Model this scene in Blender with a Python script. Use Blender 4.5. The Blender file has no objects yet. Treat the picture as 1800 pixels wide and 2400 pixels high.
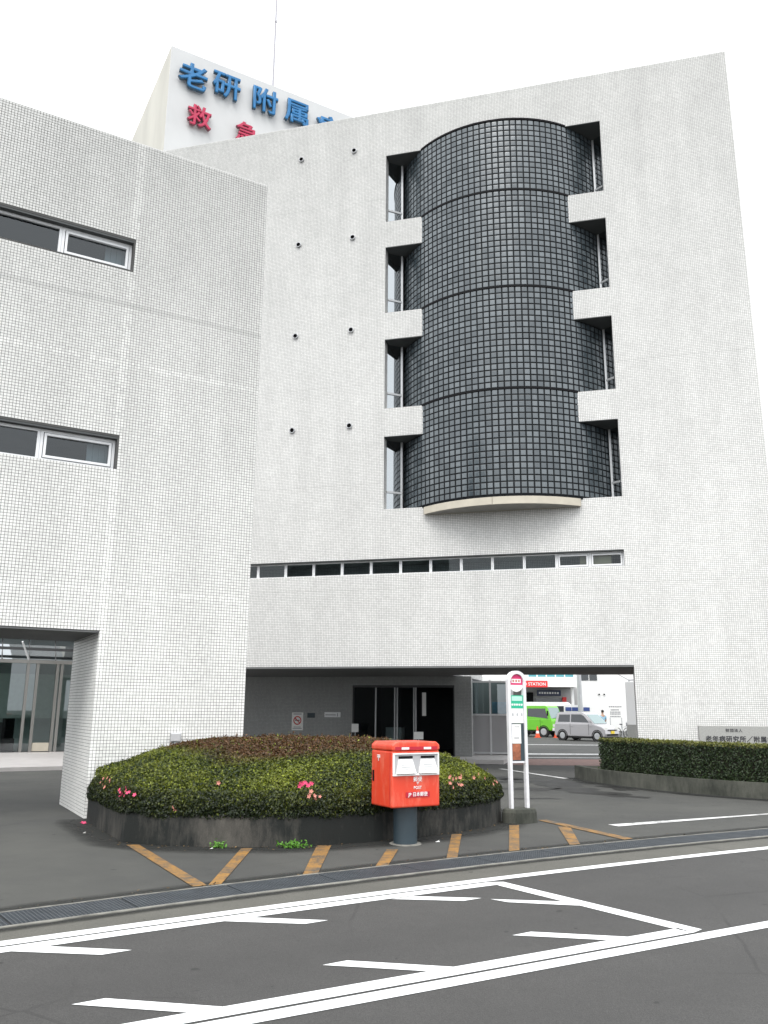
import bpy, math, random
import numpy as np
from mathutils import Matrix, Vector

random.seed(7)
rng = np.random.default_rng(7)
scene = bpy.context.scene
COL = scene.collection

# ------------------------------------------------------------------ camera
cam = bpy.data.cameras.new('camera')
cam.sensor_fit = 'HORIZONTAL'
cam.sensor_width = 36.0
cam.lens = 36.0 * 1949.8 / 1800.0
cam.clip_end = 2000
cam.clip_start = 0.05
camo = bpy.data.objects.new('camera', cam)
COL.objects.link(camo)
PITCH, ROLL = math.radians(13.367), math.radians(0.4244)
camo.matrix_world = (Matrix.Translation((0, 0, 1.65)) @ Matrix.Rotation(math.pi / 2 + PITCH, 4, 'X')
                     @ Matrix.Rotation(ROLL, 4, 'Z'))
scene.camera = camo

# ------------------------------------------------------------------ sky, sun, exposure
SUN_EL, SUN_AZ = math.radians(58), math.radians(192)      # azimuth clockwise from +Y
world = bpy.data.worlds.new('World')
scene.world = world
world.use_nodes = True
wn, wl = world.node_tree.nodes, world.node_tree.links
wn.clear()
sky = wn.new('ShaderNodeTexSky')
sky.sky_type = 'NISHITA'
sky.sun_disc = False
sky.sun_elevation = SUN_EL
sky.sun_rotation = SUN_AZ
sky.air_density = 1.0
sky.dust_density = 6.0
sky.ozone_density = 1.0
hs = wn.new('ShaderNodeHueSaturation')
hs.inputs['Saturation'].default_value = 0.12
mx = wn.new('ShaderNodeMix')
mx.data_type = 'RGBA'
mx.inputs[0].default_value = 0.75
mx.inputs[7].default_value = (9.2, 9.5, 9.8, 1)           # even cloud deck
bg = wn.new('ShaderNodeBackground')
bg.inputs['Strength'].default_value = 0.13
wo = wn.new('ShaderNodeOutputWorld')
wl.new(sky.outputs[0], hs.inputs['Color'])
wl.new(hs.outputs[0], mx.inputs[6])
wl.new(mx.outputs[2], bg.inputs['Color'])
wl.new(bg.outputs[0], wo.inputs[0])
sun = bpy.data.lights.new('sun', 'SUN')
sun.energy = 1.0
sun.angle = math.radians(35)
sun.color = (1.0, 0.97, 0.92)
suno = bpy.data.objects.new('sun', sun)
COL.objects.link(suno)
sd = Vector((math.sin(SUN_AZ) * math.cos(SUN_EL), math.cos(SUN_AZ) * math.cos(SUN_EL), math.sin(SUN_EL)))
suno.rotation_euler = sd.to_track_quat('Z', 'Y').to_euler()
vs = scene.view_settings
vs.view_transform = 'Standard'
vs.look = 'None'
vs.gamma = 1.0
vs.exposure = 0.88
vs.use_curve_mapping = False
scene.cycles.max_bounces = 8
scene.cycles.transparent_max_bounces = 16
scene.cycles.use_denoising = True

# ------------------------------------------------------------------ helpers
UA = Vector((0.868303, 0.496034, 0)); NA = Vector((0.496034, -0.868303, 0))     # road / wing direction
UB = Vector((0.966449, -0.25686, 0))
ROT_A = math.atan2(UA.y, UA.x)
ROT_B = math.atan2(UB.y, UB.x)


def st(s, t, z=0.0):
    p = UA * s - NA * t
    return (p.x, p.y, z)


class MB:
    """collects polygons; build() makes one mesh object"""
    def __init__(self):
        self.v, self.f, self.m = [], [], []
        self.mi = 0

    def poly(self, pts):
        n = len(self.v)
        self.v += [tuple(p) for p in pts]
        self.f.append(tuple(range(n, n + len(pts))))
        self.m.append(self.mi)
        return self

    def box(self, x0, x1, y0, y1, z0, z1, skip=''):
        n = len(self.v)
        self.v += [(x0, y0, z0), (x1, y0, z0), (x1, y1, z0), (x0, y1, z0), (x0, y0, z1), (x1, y0, z1), (x1, y1, z1), (x0, y1, z1)]
        fs = {'b': (0, 3, 2, 1), 't': (4, 5, 6, 7), 'f': (0, 1, 5, 4), 'r': (1, 2, 6, 5), 'k': (2, 3, 7, 6), 'l': (3, 0, 4, 7)}
        for k, q in fs.items():
            if k not in skip:
                self.f.append(tuple(n + i for i in q)); self.m.append(self.mi)
        return self

    def prism(self, pts, z0, z1):
        """polygon pts (x,y) counter-clockwise extruded z0..z1"""
        k = len(pts); n = len(self.v)
        self.v += [(p[0], p[1], z0) for p in pts] + [(p[0], p[1], z1) for p in pts]
        self.f.append(tuple(n + i for i in reversed(range(k)))); self.m.append(self.mi)
        self.f.append(tuple(n + k + i for i in range(k))); self.m.append(self.mi)
        for i in range(k):
            j = (i + 1) % k
            self.f.append((n + i, n + j, n + k + j, n + k + i)); self.m.append(self.mi)
        return self

    def prism_y(self, pts, y0, y1):
        """polygon pts (x,z) extruded along y"""
        k = len(pts); n = len(self.v)
        self.v += [(p[0], y0, p[1]) for p in pts] + [(p[0], y1, p[1]) for p in pts]
        self.f.append(tuple(n + i for i in range(k))); self.m.append(self.mi)
        self.f.append(tuple(n + k + i for i in reversed(range(k)))); self.m.append(self.mi)
        for i in range(k):
            j = (i + 1) % k
            self.f.append((n + j, n + i, n + k + i, n + k + j)); self.m.append(self.mi)
        return self

    def tube(self, a, b, r0, r1=None, seg=12, cap=True):
        a, b = Vector(a), Vector(b)
        r1 = r0 if r1 is None else r1
        d = (b - a).normalized()
        x = d.orthogonal().normalized(); y = d.cross(x)
        n = len(self.v)
        for c, r in ((a, r0), (b, r1)):
            for i in range(seg):
                t = 2 * math.pi * i / seg
                self.v.append(tuple(c + (x * math.cos(t) + y * math.sin(t)) * r))
        for i in range(seg):
            j = (i + 1) % seg
            self.f.append((n + i, n + j, n + seg + j, n + seg + i)); self.m.append(self.mi)
        if cap:
            self.f.append(tuple(n + i for i in reversed(range(seg)))); self.m.append(self.mi)
            self.f.append(tuple(n + seg + i for i in range(seg))); self.m.append(self.mi)
        return self

    def ring(self, c, axis, R, r, seg=20, rs=8):
        c, axis = Vector(c), Vector(axis).normalized()
        x = axis.orthogonal().normalized(); y = axis.cross(x)
        n = len(self.v)
        for i in range(seg):
            t = 2 * math.pi * i / seg
            e = x * math.cos(t) + y * math.sin(t)
            for j in range(rs):
                p = 2 * math.pi * j / rs
                self.v.append(tuple(c + e * (R + r * math.cos(p)) + axis * (r * math.sin(p))))
        for i in range(seg):
            for j in range(rs):
                a, b = n + i * rs + j, n + i * rs + (j + 1) % rs
                c2, d2 = n + ((i + 1) % seg) * rs + (j + 1) % rs, n + ((i + 1) % seg) * rs + j
                self.f.append((a, d2, c2, b)); self.m.append(self.mi)
        return self

    def sphere(self, c, rx, ry=None, rz=None, seg=12, rings=8):
        ry = ry or rx; rz = rz or rx
        n = len(self.v)
        for i in range(rings + 1):
            p = math.pi * i / rings
            for j in range(seg):
                t = 2 * math.pi * j / seg
                self.v.append((c[0] + rx * math.sin(p) * math.cos(t), c[1] + ry * math.sin(p) * math.sin(t), c[2] + rz * math.cos(p)))
        for i in range(rings):
            for j in range(seg):
                a, b = n + i * seg + j, n + i * seg + (j + 1) % seg
                self.f.append((a, a + seg, b + seg, b)); self.m.append(self.mi)
        return self

    def mesh(self, name, mats, smooth=False):
        me = bpy.data.meshes.new(name)
        me.from_pydata(self.v, [], self.f)
        for m in (mats if isinstance(mats, (list, tuple)) else [mats]):
            me.materials.append(m)
        if any(self.m):
            me.polygons.foreach_set('material_index', self.m)
        if smooth:
            me.polygons.foreach_set('use_smooth', [True] * len(me.polygons))
        me.update()
        return me

    def build(self, name, mats, parent=None, smooth=False, bevel=0.0, seg=2, autosmooth=None):
        o = bpy.data.objects.new(name, self.mesh(name, mats, smooth))
        COL.objects.link(o)
        o.parent = parent
        if bevel:
            b = o.modifiers.new('bevel', 'BEVEL'); b.width = bevel; b.segments = seg
            b.limit_method = 'ANGLE'; b.angle_limit = math.radians(40)
        if autosmooth:
            o.data.set_sharp_from_angle(angle=math.radians(autosmooth))
        return o


def tag(o, label=None, cat=None, group=None, kind=None):
    if label: o['label'] = label
    if cat: o['category'] = cat
    if group: o['group'] = group
    if kind: o['kind'] = kind
    return o


def empty(name, loc=(0, 0, 0), rz=0.0, **k):
    o = bpy.data.objects.new(name, None)
    COL.objects.link(o)
    o.location = loc; o.rotation_euler = (0, 0, rz)
    o.empty_display_size = 0.2
    return tag(o, **k)


def inst(name, mesh, parent=None, loc=(0, 0, 0), rot=(0, 0, 0), scale=(1, 1, 1)):
    o = bpy.data.objects.new(name, mesh)
    COL.objects.link(o)
    o.parent = parent; o.location = loc; o.rotation_euler = rot; o.scale = scale
    return o


def copy_tree(o, parent=None):
    c = o.copy(); COL.objects.link(c); c.parent = parent
    for ch in list(o.children):
        copy_tree(ch, c)
    return c


def text_mesh(s, size, depth=0.0, offset=0.0, mats=None, space=1.0):
    cu = bpy.data.curves.new('txt', 'FONT')
    cu.body = s; cu.size = size; cu.align_x = 'CENTER'; cu.align_y = 'CENTER'
    cu.extrude = depth / 2; cu.bevel_depth = offset; cu.bevel_resolution = 0; cu.space_character = space; cu.resolution_u = 3
    o = bpy.data.objects.new('txt', cu)
    COL.objects.link(o)
    dg = bpy.context.evaluated_depsgraph_get()
    me = bpy.data.meshes.new_from_object(o.evaluated_get(dg))
    bpy.data.objects.remove(o); bpy.data.curves.remove(cu)
    me.materials.clear()
    for m in mats or []:
        me.materials.append(m)
    n = len(me.vertices)
    co = np.zeros(n * 3); me.vertices.foreach_get('co', co); co = co.reshape(-1, 3)
    if n:
        mid = (co[:, :2].max(0) + co[:, :2].min(0)) / 2
        co[:, :2] -= mid
        co = co[:, [0, 2, 1]]; co[:, 1] *= -1      # stand up: text in XZ plane, front at -Y
        me.vertices.foreach_set('co', co.ravel())
    if mats and len(mats) > 1:
        me.update()
        for p in me.polygons:
            p.material_index = 0 if abs(p.normal.y) > 0.5 else 1
    me.update()
    return me


# ------------------------------------------------------------------ materials
def mat(name, col, rough=0.6, metal=0.0, spec=0.5, var=0.0, vscale=8.0, bump=0.0, bscale=60.0, stretch=(1, 1, 1), emit=None):
    m = bpy.data.materials.new(name); m.use_nodes = True
    nt = m.node_tree; b = nt.nodes['Principled BSDF']
    b.inputs['Base Color'].default_value = (*col, 1)
    b.inputs['Roughness'].default_value = rough
    b.inputs['Metallic'].default_value = metal
    b.inputs['Specular IOR Level'].default_value = spec
    if var or bump:
        tc = nt.nodes.new('ShaderNodeTexCoord'); mp = nt.nodes.new('ShaderNodeMapping')
        mp.inputs['Scale'].default_value = stretch
        nt.links.new(tc.outputs['Object'], mp.inputs[0])
    if var:
        n = nt.nodes.new('ShaderNodeTexNoise'); n.inputs['Scale'].default_value = vscale; n.inputs['Detail'].default_value = 6
        nt.links.new(mp.outputs[0], n.inputs['Vector'])
        r = nt.nodes.new('ShaderNodeValToRGB')
        r.color_ramp.elements[0].position = 0.3; r.color_ramp.elements[1].position = 0.7
        r.color_ramp.elements[0].color = (*[c * (1 - var) for c in col], 1)
        r.color_ramp.elements[1].color = (*[min(1, c * (1 + var)) for c in col], 1)
        nt.links.new(n.outputs[0], r.inputs[0]); nt.links.new(r.outputs[0], b.inputs['Base Color'])
    if bump:
        n2 = nt.nodes.new('ShaderNodeTexNoise'); n2.inputs['Scale'].default_value = bscale; n2.inputs['Detail'].default_value = 4
        nt.links.new(mp.outputs[0], n2.inputs['Vector'])
        bp = nt.nodes.new('ShaderNodeBump'); bp.inputs['Strength'].default_value = bump; bp.inputs['Distance'].default_value = 0.01
        nt.links.new(n2.outputs[0], bp.inputs['Height']); nt.links.new(bp.outputs[0], b.inputs['Normal'])
    return m


def set_rnd(me, vals):
    at = me.attributes.new('rnd', 'FLOAT', 'POINT')
    at.data.foreach_set('value', np.asarray(vals, np.float32))


class NT:
    """small node-tree helper"""
    def __init__(self, name):
        self.m = bpy.data.materials.new(name); self.m.use_nodes = True
        self.t = self.m.node_tree; self.b = self.t.nodes['Principled BSDF']

    def n(self, kind, **kw):
        nd = self.t.nodes.new('ShaderNode' + kind)
        for k, v in kw.items():
            setattr(nd, k, v)
        return nd

    def L(self, a, b):
        self.t.links.new(a, b)

    def math(self, op, a, b=None, c=None):
        nd = self.n('Math', operation=op)
        for i, x in enumerate((a, b, c)):
            if x is None: continue
            if isinstance(x, (int, float)): nd.inputs[i].default_value = x
            else: self.L(x, nd.inputs[i])
        return nd.outputs[0]

    def mixc(self, f, a, b, blend='MIX'):
        nd = self.n('Mix', data_type='RGBA', blend_type=blend)
        for i, x in ((0, f), (6, a), (7, b)):
            if isinstance(x, (int, float)): nd.inputs[i].default_value = x
            elif isinstance(x, tuple): nd.inputs[i].default_value = (*x, 1)
            else: self.L(x, nd.inputs[i])
        return nd.outputs[2]

    def noise(self, vec, scale, detail=5, rough=0.55):
        nd = self.n('TexNoise'); nd.inputs['Scale'].default_value = scale; nd.inputs['Detail'].default_value = detail
        nd.inputs['Roughness'].default_value = rough
        self.L(vec, nd.inputs['Vector'])
        return nd.outputs[0]

    def mapping(self, vec, scale=(1, 1, 1), loc=(0, 0, 0)):
        nd = self.n('Mapping'); nd.inputs['Scale'].default_value = scale; nd.inputs['Location'].default_value = loc
        self.L(vec, nd.inputs[0])
        return nd.outputs[0]

    def ramp(self, fac, p0, p1, c0, c1):
        nd = self.n('ValToRGB'); e = nd.color_ramp.elements
        e[0].position, e[1].position = p0, p1
        e[0].color = (*c0, 1); e[1].color = (*c1, 1)
        self.L(fac, nd.inputs[0])
        return nd.outputs[0]


def soot(k, P, z, z0, z1):
    """rain-borne grime, patchy, heavier on the exposed upper storeys"""
    h = k.n('MapRange'); h.inputs[1].default_value = z0; h.inputs[2].default_value = z1; k.L(z, h.inputs[0])
    n1 = k.noise(k.mapping(P, (1.0, 1.0, 0.45)), 0.8, 7, 0.65)
    f = k.math('MULTIPLY', h.outputs[0], k.math('MULTIPLY_ADD', n1, 0.7, 0.55))
    return k.ramp(f, 0.0, 1.0, (1, 1, 1), (0.62, 0.625, 0.62))


def tile_material(name, tile, grout, joints=True, pitch=0.05):
    """far mosaic-tiled wall: 45 mm tiles, sheet joints, rain wear"""
    k = NT(name)
    tc = k.n('TexCoord'); P = tc.outputs['Object']
    sp = k.n('SeparateXYZ'); k.L(P, sp.inputs[0])
    nn = k.n('SeparateXYZ'); k.L(tc.outputs['Normal'], nn.inputs[0])
    line = None
    for i in range(3):
        fr = k.math('FRACT', k.math('DIVIDE', k.math('ADD', sp.outputs[i], 100.0), pitch))
        on = k.math('GREATER_THAN', fr, 0.87)
        use = k.math('LESS_THAN', k.math('ABSOLUTE', nn.outputs[i]), 0.5)
        on = k.math('MULTIPLY', on, use)
        line = on if line is None else k.math('MAXIMUM', line, on)
    sc = k.n('VectorMath', operation='SCALE'); sc.inputs['Scale'].default_value = 1 / pitch
    k.L(P, sc.inputs[0])
    ad = k.n('VectorMath', operation='ADD'); ad.inputs[1].default_value = (2000, 2000.5, 2000)
    k.L(sc.outputs[0], ad.inputs[0])
    fl = k.n('VectorMath', operation='FLOOR'); k.L(ad.outputs[0], fl.inputs[0])
    wn_ = k.n('TexWhiteNoise'); k.L(fl.outputs[0], wn_.inputs['Vector'])
    v = k.math('MULTIPLY_ADD', wn_.outputs['Value'], 0.14, 0.90)
    # sheets of 6x6 tiles differ a little
    sc2 = k.n('VectorMath', operation='SCALE'); sc2.inputs['Scale'].default_value = 1 / (pitch * 6); k.L(P, sc2.inputs[0])
    ad2 = k.n('VectorMath', operation='ADD'); ad2.inputs[1].default_value = (400, 400.5, 400); k.L(sc2.outputs[0], ad2.inputs[0])
    fl2 = k.n('VectorMath', operation='FLOOR'); k.L(ad2.outputs[0], fl2.inputs[0])
    w2 = k.n('TexWhiteNoise'); k.L(fl2.outputs[0], w2.inputs['Vector'])
    v = k.math('MULTIPLY', v, k.math('MULTIPLY_ADD', w2.outputs['Value'], 0.05, 0.97))
    # rain streaks and blotches
    ns = k.noise(k.mapping(P, (1.6, 1.6, 0.16)), 1.0, 6, 0.6)
    nb = k.noise(P, 0.35, 5)
    wear = k.math('MULTIPLY', k.ramp(ns, 0.35, 0.68, (0.91, 0.91, 0.91), (1, 1, 1)), k.ramp(nb, 0.35, 0.65, (0.95, 0.95, 0.95), (1, 1, 1)))
    v = k.math('MULTIPLY', v, wear)
    c = k.mixc(1.0, tile, k.mixc(1.0, (1, 1, 1), v, 'MULTIPLY'), 'MULTIPLY')
    c = k.mixc(k.math('MULTIPLY', line, 0.9), c, grout)
    c = k.mixc(1.0, c, soot(k, P, sp.outputs[2], 6.0, 22.0), 'MULTIPLY')
    if joints:
        zj = k.math('FRACT', k.math('DIVIDE', k.math('ADD', sp.outputs[2], 100.55), 3.2))
        jl = k.math('MULTIPLY', k.math('LESS_THAN', zj, 0.0035), k.math('LESS_THAN', k.math('ABSOLUTE', nn.outputs[2]), 0.5))
        c = k.mixc(k.math('MULTIPLY', jl, 0.28), c, (0.2, 0.2, 0.19))
    k.L(c, k.b.inputs['Base Color'])
    k.b.inputs['Roughness'].default_value = 0.45
    k.b.inputs['Specular IOR Level'].default_value = 0.35
    bp = k.n('Bump'); bp.inputs['Strength'].default_value = 0.25; bp.inputs['Distance'].default_value = 0.004
    k.L(k.math('SUBTRACT', 1.0, line), bp.inputs['Height']); k.L(bp.outputs[0], k.b.inputs['Normal'])
    return k.m


def loose_tile_material(name, tile):
    """near tiles that are geometry: colour only, each tile its own shade"""
    k = NT(name)
    geo = k.n('NewGeometry'); tc = k.n('TexCoord')
    P = geo.outputs['Position']
    ra = k.n('Attribute', attribute_name='rnd')
    v = k.math('MULTIPLY_ADD', ra.outputs['Fac'], 0.12, 0.90)
    ns = k.noise(k.mapping(P, (1.5, 1.5, 0.14)), 1.0, 6, 0.6)
    nb = k.noise(P, 0.4, 5)
    wear = k.math('MULTIPLY', k.ramp(ns, 0.35, 0.7, (0.90, 0.90, 0.885), (1, 1, 1)), k.ramp(nb, 0.35, 0.65, (0.93, 0.93, 0.92), (1, 1, 1)))
    c = k.mixc(1.0, tile, k.mixc(1.0, (1, 1, 1), k.math('MULTIPLY', v, wear), 'MULTIPLY'), 'MULTIPLY')
    sz_ = k.n('SeparateXYZ'); k.L(P, sz_.inputs[0])
    c = k.mixc(1.0, c, soot(k, P, sz_.outputs[2], 2.0, 12.0), 'MULTIPLY')
    k.L(c, k.b.inputs['Base Color'])
    k.b.inputs['Roughness'].default_value = 0.35
    return k.m


def asphalt_material(name, base, patch, speck=0.25, scale=0.25, rough=0.85, stain=0.35, tracks=0.0):
    k = NT(name)
    geo = k.n('NewGeometry'); P = geo.outputs['Position']
    big = k.noise(P, scale, 6, 0.6)
    mid = k.noise(P, 3.0, 6, 0.6)
    fine = k.noise(P, 140.0, 2, 0.5)
    c = k.mixc(k.ramp(big, 0.38, 0.62, (0, 0, 0), (1, 1, 1)), base, patch)
    c = k.mixc(0.35, c, k.ramp(mid, 0.3, 0.7, (0.75, 0.75, 0.75), (1.15, 1.15, 1.15)), 'MULTIPLY')
    c = k.mixc(speck, c, k.ramp(fine, 0.3, 0.7, (0.35, 0.35, 0.35), (1.7, 1.7, 1.68)), 'MULTIPLY')
    vo = k.n('TexVoronoi', feature='DISTANCE_TO_EDGE'); vo.inputs['Scale'].default_value = 0.33
    wv = k.n('Mix', data_type='VECTOR'); wv.inputs[0].default_value = 0.12; k.L(P, wv.inputs[4])
    nz_ = k.n('TexNoise'); nz_.inputs['Scale'].default_value = 1.3; nz_.inputs['Detail'].default_value = 8; k.L(P, nz_.inputs['Vector']); k.L(nz_.outputs['Color'], wv.inputs[5])
    k.L(wv.outputs[1], vo.inputs['Vector'])
    cr = k.math('MULTIPLY', k.math('LESS_THAN', vo.outputs['Distance'], 0.0035), k.ramp(k.noise(P, 0.5, 3), .50, .60, (0, 0, 0), (.4, .4, .4)))
    c = k.mixc(cr, c, tuple(x * 0.3 for x in base))
    dots = k.ramp(k.noise(P, 7.0, 2, .4), .735, .76, (0, 0, 0), (.75, .75, .75))
    c = k.mixc(dots, c, tuple(x * 0.3 for x in base))
    ln_ = k.n('VectorMath', operation='DOT_PRODUCT'); ln_.inputs[1].default_value = (-0.496034, 0.868303, 0); k.L(P, ln_.inputs[0])
    tt = k.math('SINE', k.math('MULTIPLY', ln_.outputs['Value'], 3.6))
    c = k.mixc(k.math('MULTIPLY', k.math('MULTIPLY_ADD', tt, .5, .5), k.math('MULTIPLY', k.noise(P, .4, 3), tracks)), c, tuple(x * 0.7 for x in base))
    st_ = k.noise(P, 0.9, 4, 0.7)
    c = k.mixc(k.math('MULTIPLY', k.ramp(st_, 0.60, 0.72, (0, 0, 0), (1, 1, 1)), stain), c, tuple(x * 0.45 for x in base))
    k.L(c, k.b.inputs['Base Color'])
    k.b.inputs['Roughness'].default_value = rough
    bp = k.n('Bump'); bp.inputs['Strength'].default_value = 0.5; bp.inputs['Distance'].default_value = 0.006
    k.L(fine, bp.inputs['Height']); k.L(bp.outputs[0], k.b.inputs['Normal'])
    return k.m


def paint_material(name, col, under, wear0=0.55, wear1=0.72, scale=5.0):
    """road paint that has worn through to the asphalt in places"""
    k = NT(name)
    geo = k.n('NewGeometry'); P = geo.outputs['Position']
    n1 = k.noise(P, scale, 8, 0.75); n2 = k.noise(P, 60, 3, 0.6)
    f = k.ramp(k.math('ADD', k.math('MULTIPLY', n1, 0.7), k.math('MULTIPLY', n2, 0.3)), wear0, wear1, (0, 0, 0), (1, 1, 1))
    c = k.mixc(f, col, under)
    k.L(c, k.b.inputs['Base Color'])
    k.b.inputs['Roughness'].default_value = 0.7
    return k.m


def concrete_material(name, light, dark, p0=0.35, p1=0.65):
    k = NT(name)
    geo = k.n('NewGeometry'); P = geo.outputs['Position']
    ns = k.noise(k.mapping(P, (9, 9, 2.2)), 1.0, 8, 0.75)
    nb = k.noise(P, 0.75, 5, 0.6)
    f = k.ramp(k.math('ADD', k.math('MULTIPLY', ns, 0.4), k.math('MULTIPLY', nb, 0.6)), p0, p1, (0, 0, 0), (1, 1, 1))
    c = k.mixc(f, dark, light)
    fine = k.noise(P, 90, 3, 0.6)
    c = k.mixc(0.3, c, k.ramp(fine, 0.3, 0.7, (0.5, 0.5, 0.5), (1.3, 1.3, 1.3)), 'MULTIPLY')
    k.L(c, k.b.inputs['Base Color'])
    k.b.inputs['Roughness'].default_value = 0.9
    bp = k.n('Bump'); bp.inputs['Strength'].default_value = 0.4; bp.inputs['Distance'].default_value = 0.01
    k.L(fine, bp.inputs['Height']); k.L(bp.outputs[0], k.b.inputs['Normal'])
    return k.m


def pane_material(name, tint=(0.75, 0.85, 0.85), refl=1.0, ior=1.5):
    """clear window glass: looks through, reflects by angle"""
    k = NT(name)
    tr = k.n('BsdfTransparent'); tr.inputs[0].default_value = (*tint, 1)
    gl = k.n('BsdfGlossy'); gl.inputs['Roughness'].default_value = 0.015
    gl.inputs[0].default_value = (0.92, 0.97, 1.0, 1)
    fr = k.n('Fresnel'); fr.inputs[0].default_value = ior
    f = k.math('MINIMUM', k.math('MULTIPLY', fr.outputs[0], refl), 1.0)
    ms = k.n('MixShader')
    k.L(f, ms.inputs[0]); k.L(tr.outputs[0], ms.inputs[1]); k.L(gl.outputs[0], ms.inputs[2])
    out = k.t.nodes['Material Output']
    k.L(ms.outputs[0], out.inputs[0])
    k.t.nodes.remove(k.b)
    return k.m


def block_material(name):
    """dark hollow glass block with faint dirt runs"""
    k = NT(name)
    geo = k.n('NewGeometry'); tc = k.n('TexCoord'); P = tc.outputs['Object']
    G_ = geo.outputs['Position']
    v = k.n('Attribute', attribute_name='rnd').outputs['Fac']
    c = k.ramp(v, 0.0, 1.0, (0.034, 0.048, 0.057), (0.105, 0.125, 0.137))
    ns = k.noise(k.mapping(G_, (3.0, 3.0, 0.22)), 1.0, 7, 0.7)
    c = k.mixc(k.ramp(ns, 0.60, 0.72, (0, 0, 0), (0.5, 0.5, 0.5)), c, (0.17, 0.185, 0.19))
    k.L(c, k.b.inputs['Base Color'])
    k.L(k.ramp(ns, 0.4, 0.7, (0.20, 0.20, 0.20), (0.42, 0.42, 0.42)), k.b.inputs['Roughness'])
    k.b.inputs['Specular IOR Level'].default_value = 0.85
    return k.m


def leaf_material(name):
    k = NT(name)
    at = k.n('Attribute', attribute_name='Col')
    geo = k.n('NewGeometry')
    c = k.mixc(1.0, at.outputs['Color'], k.ramp(geo.outputs['Random Per Island'], 0, 1, (0.6, 0.6, 0.6), (1.35, 1.35, 1.3)), 'MULTIPLY')
    k.L(c, k.b.inputs['Base Color'])
    k.b.inputs['Roughness'].default_value = 0.45
    k.b.inputs['Specular IOR Level'].default_value = 0.4
    tl = k.n('BsdfTranslucent'); k.L(c, tl.inputs[0])
    ms = k.n('MixShader'); ms.inputs[0].default_value = 0.2
    k.L(k.b.outputs[0], ms.inputs[1]); k.L(tl.outputs[0], ms.inputs[2])
    k.L(ms.outputs[0], k.t.nodes['Material Output'].inputs[0])
    return k.m


M = {}
M['tile_far'] = tile_material('mosaic_tile_far', (0.78, 0.775, 0.755), (0.11, 0.11, 0.107))
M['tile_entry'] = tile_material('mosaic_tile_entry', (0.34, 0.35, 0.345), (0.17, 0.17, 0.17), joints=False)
M['tile_near'] = loose_tile_material('mosaic_tile_near', (0.87, 0.865, 0.84))
M['grout'] = mat('tile_grout', (0.075, 0.075, 0.073), 0.95, var=0.2, vscale=1.5)
M['coping'] = mat('tile_coping', (0.62, 0.62, 0.60), 0.6, var=0.1, vscale=2)
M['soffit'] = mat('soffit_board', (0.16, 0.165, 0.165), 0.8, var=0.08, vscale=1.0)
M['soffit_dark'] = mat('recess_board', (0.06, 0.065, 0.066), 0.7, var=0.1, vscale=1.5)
M['alu'] = mat('white_aluminium', (0.72, 0.73, 0.74), 0.35, var=0.05, vscale=3)
M['alu_grey'] = mat('grey_aluminium', (0.45, 0.46, 0.47), 0.35, metal=0.3, var=0.05, vscale=3)
M['steel'] = mat('stainless', (0.30, 0.295, 0.28), 0.3, metal=0.7)
M['dark_frame'] = mat('dark_door_frame', (0.05, 0.052, 0.055), 0.4)
M['pane'] = pane_material('window_pane', (0.55, 0.63, 0.65), 0.9)
M['pane_wing'] = pane_material('wing_pane', (0.45, 0.52, 0.57), 1.5)
M['pane_hall'] = pane_material('hall_pane', (0.55, 0.70, 0.68), 3.0)
M['pane_coated'] = pane_material('coated_pane', (0.25, 0.3, 0.33), 9.0)
M['glass_block'] = block_material('glass_block')
M['glass_rim'] = mat('glass_block_rim', (0.022, 0.028, 0.032), 0.45, spec=.4)
M['mortar'] = mat('dark_block_joint', (0.012, 0.014, 0.016), 0.9, spec=.2)
M['black'] = mat('black_seal', (0.008, 0.008, 0.009), 0.8, spec=.15)
M['cream'] = mat('cream_ledge', (0.50, 0.46, 0.38), 0.6, var=0.08, vscale=3)
M['under'] = mat('ledge_underside', (0.28, 0.27, 0.25), 0.8, var=0.1)
M['room'] = mat('room_wall', (0.55, 0.58, 0.57), 0.9)
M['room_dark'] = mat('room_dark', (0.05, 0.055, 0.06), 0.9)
M['blind'] = mat('beige_blind', (0.62, 0.52, 0.36), 0.8, var=0.12, vscale=4)
M['curtain'] = mat('pale_curtain', (0.72, 0.74, 0.70), 0.9, var=0.06, vscale=6)
M['shelf_white'] = mat('white_shelf', (0.75, 0.78, 0.8), 0.6)
M['concrete_lip'] = mat('concrete_lip', (0.19, 0.185, 0.165), 0.9, var=0.35, vscale=6, bump=0.4)
M['kerb'] = concrete_material('weathered_kerb', (0.105, 0.096, 0.083), (0.008, 0.010, 0.009), 0.44, 0.66)
M['kerb2'] = concrete_material('weathered_kerb_green', (0.13, 0.13, 0.108), (0.03, 0.033, 0.026), 0.38, 0.66)
M['forecourt'] = asphalt_material('forecourt_asphalt', (0.048, 0.0485, 0.046), (0.070, 0.070, 0.064), 0.35, 0.35, stain=0.35)
M['road'] = asphalt_material('road_asphalt', (0.050, 0.0487, 0.0475), (0.058, 0.0565, 0.0545), 0.5, 0.2, stain=0.15, tracks=0.55)
M['gutter'] = asphalt_material('gutter_asphalt', (0.088, 0.086, 0.075), (0.105, 0.102, 0.089), 0.4, 0.5, stain=0.15)
M['white_paint'] = paint_material('white_road_paint', (0.75, 0.76, 0.76), (0.08, 0.08, 0.08), 0.60, 0.74)
M['white_worn'] = paint_material('worn_white_paint', (0.60, 0.60, 0.59), (0.07, 0.07, 0.07), 0.50, 0.62, 3.0)
M['yellow_paint'] = paint_material('worn_yellow_paint', (0.30, 0.155, 0.035), (0.065, 0.062, 0.055), 0.43, 0.60, 4.0)
M['grate'] = mat('galvanised_grate', (0.10, 0.112, 0.125), 0.5, metal=0.5, var=0.15, vscale=4)
M['pit'] = mat('drain_pit', (0.02, 0.02, 0.02), 0.9)
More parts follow.
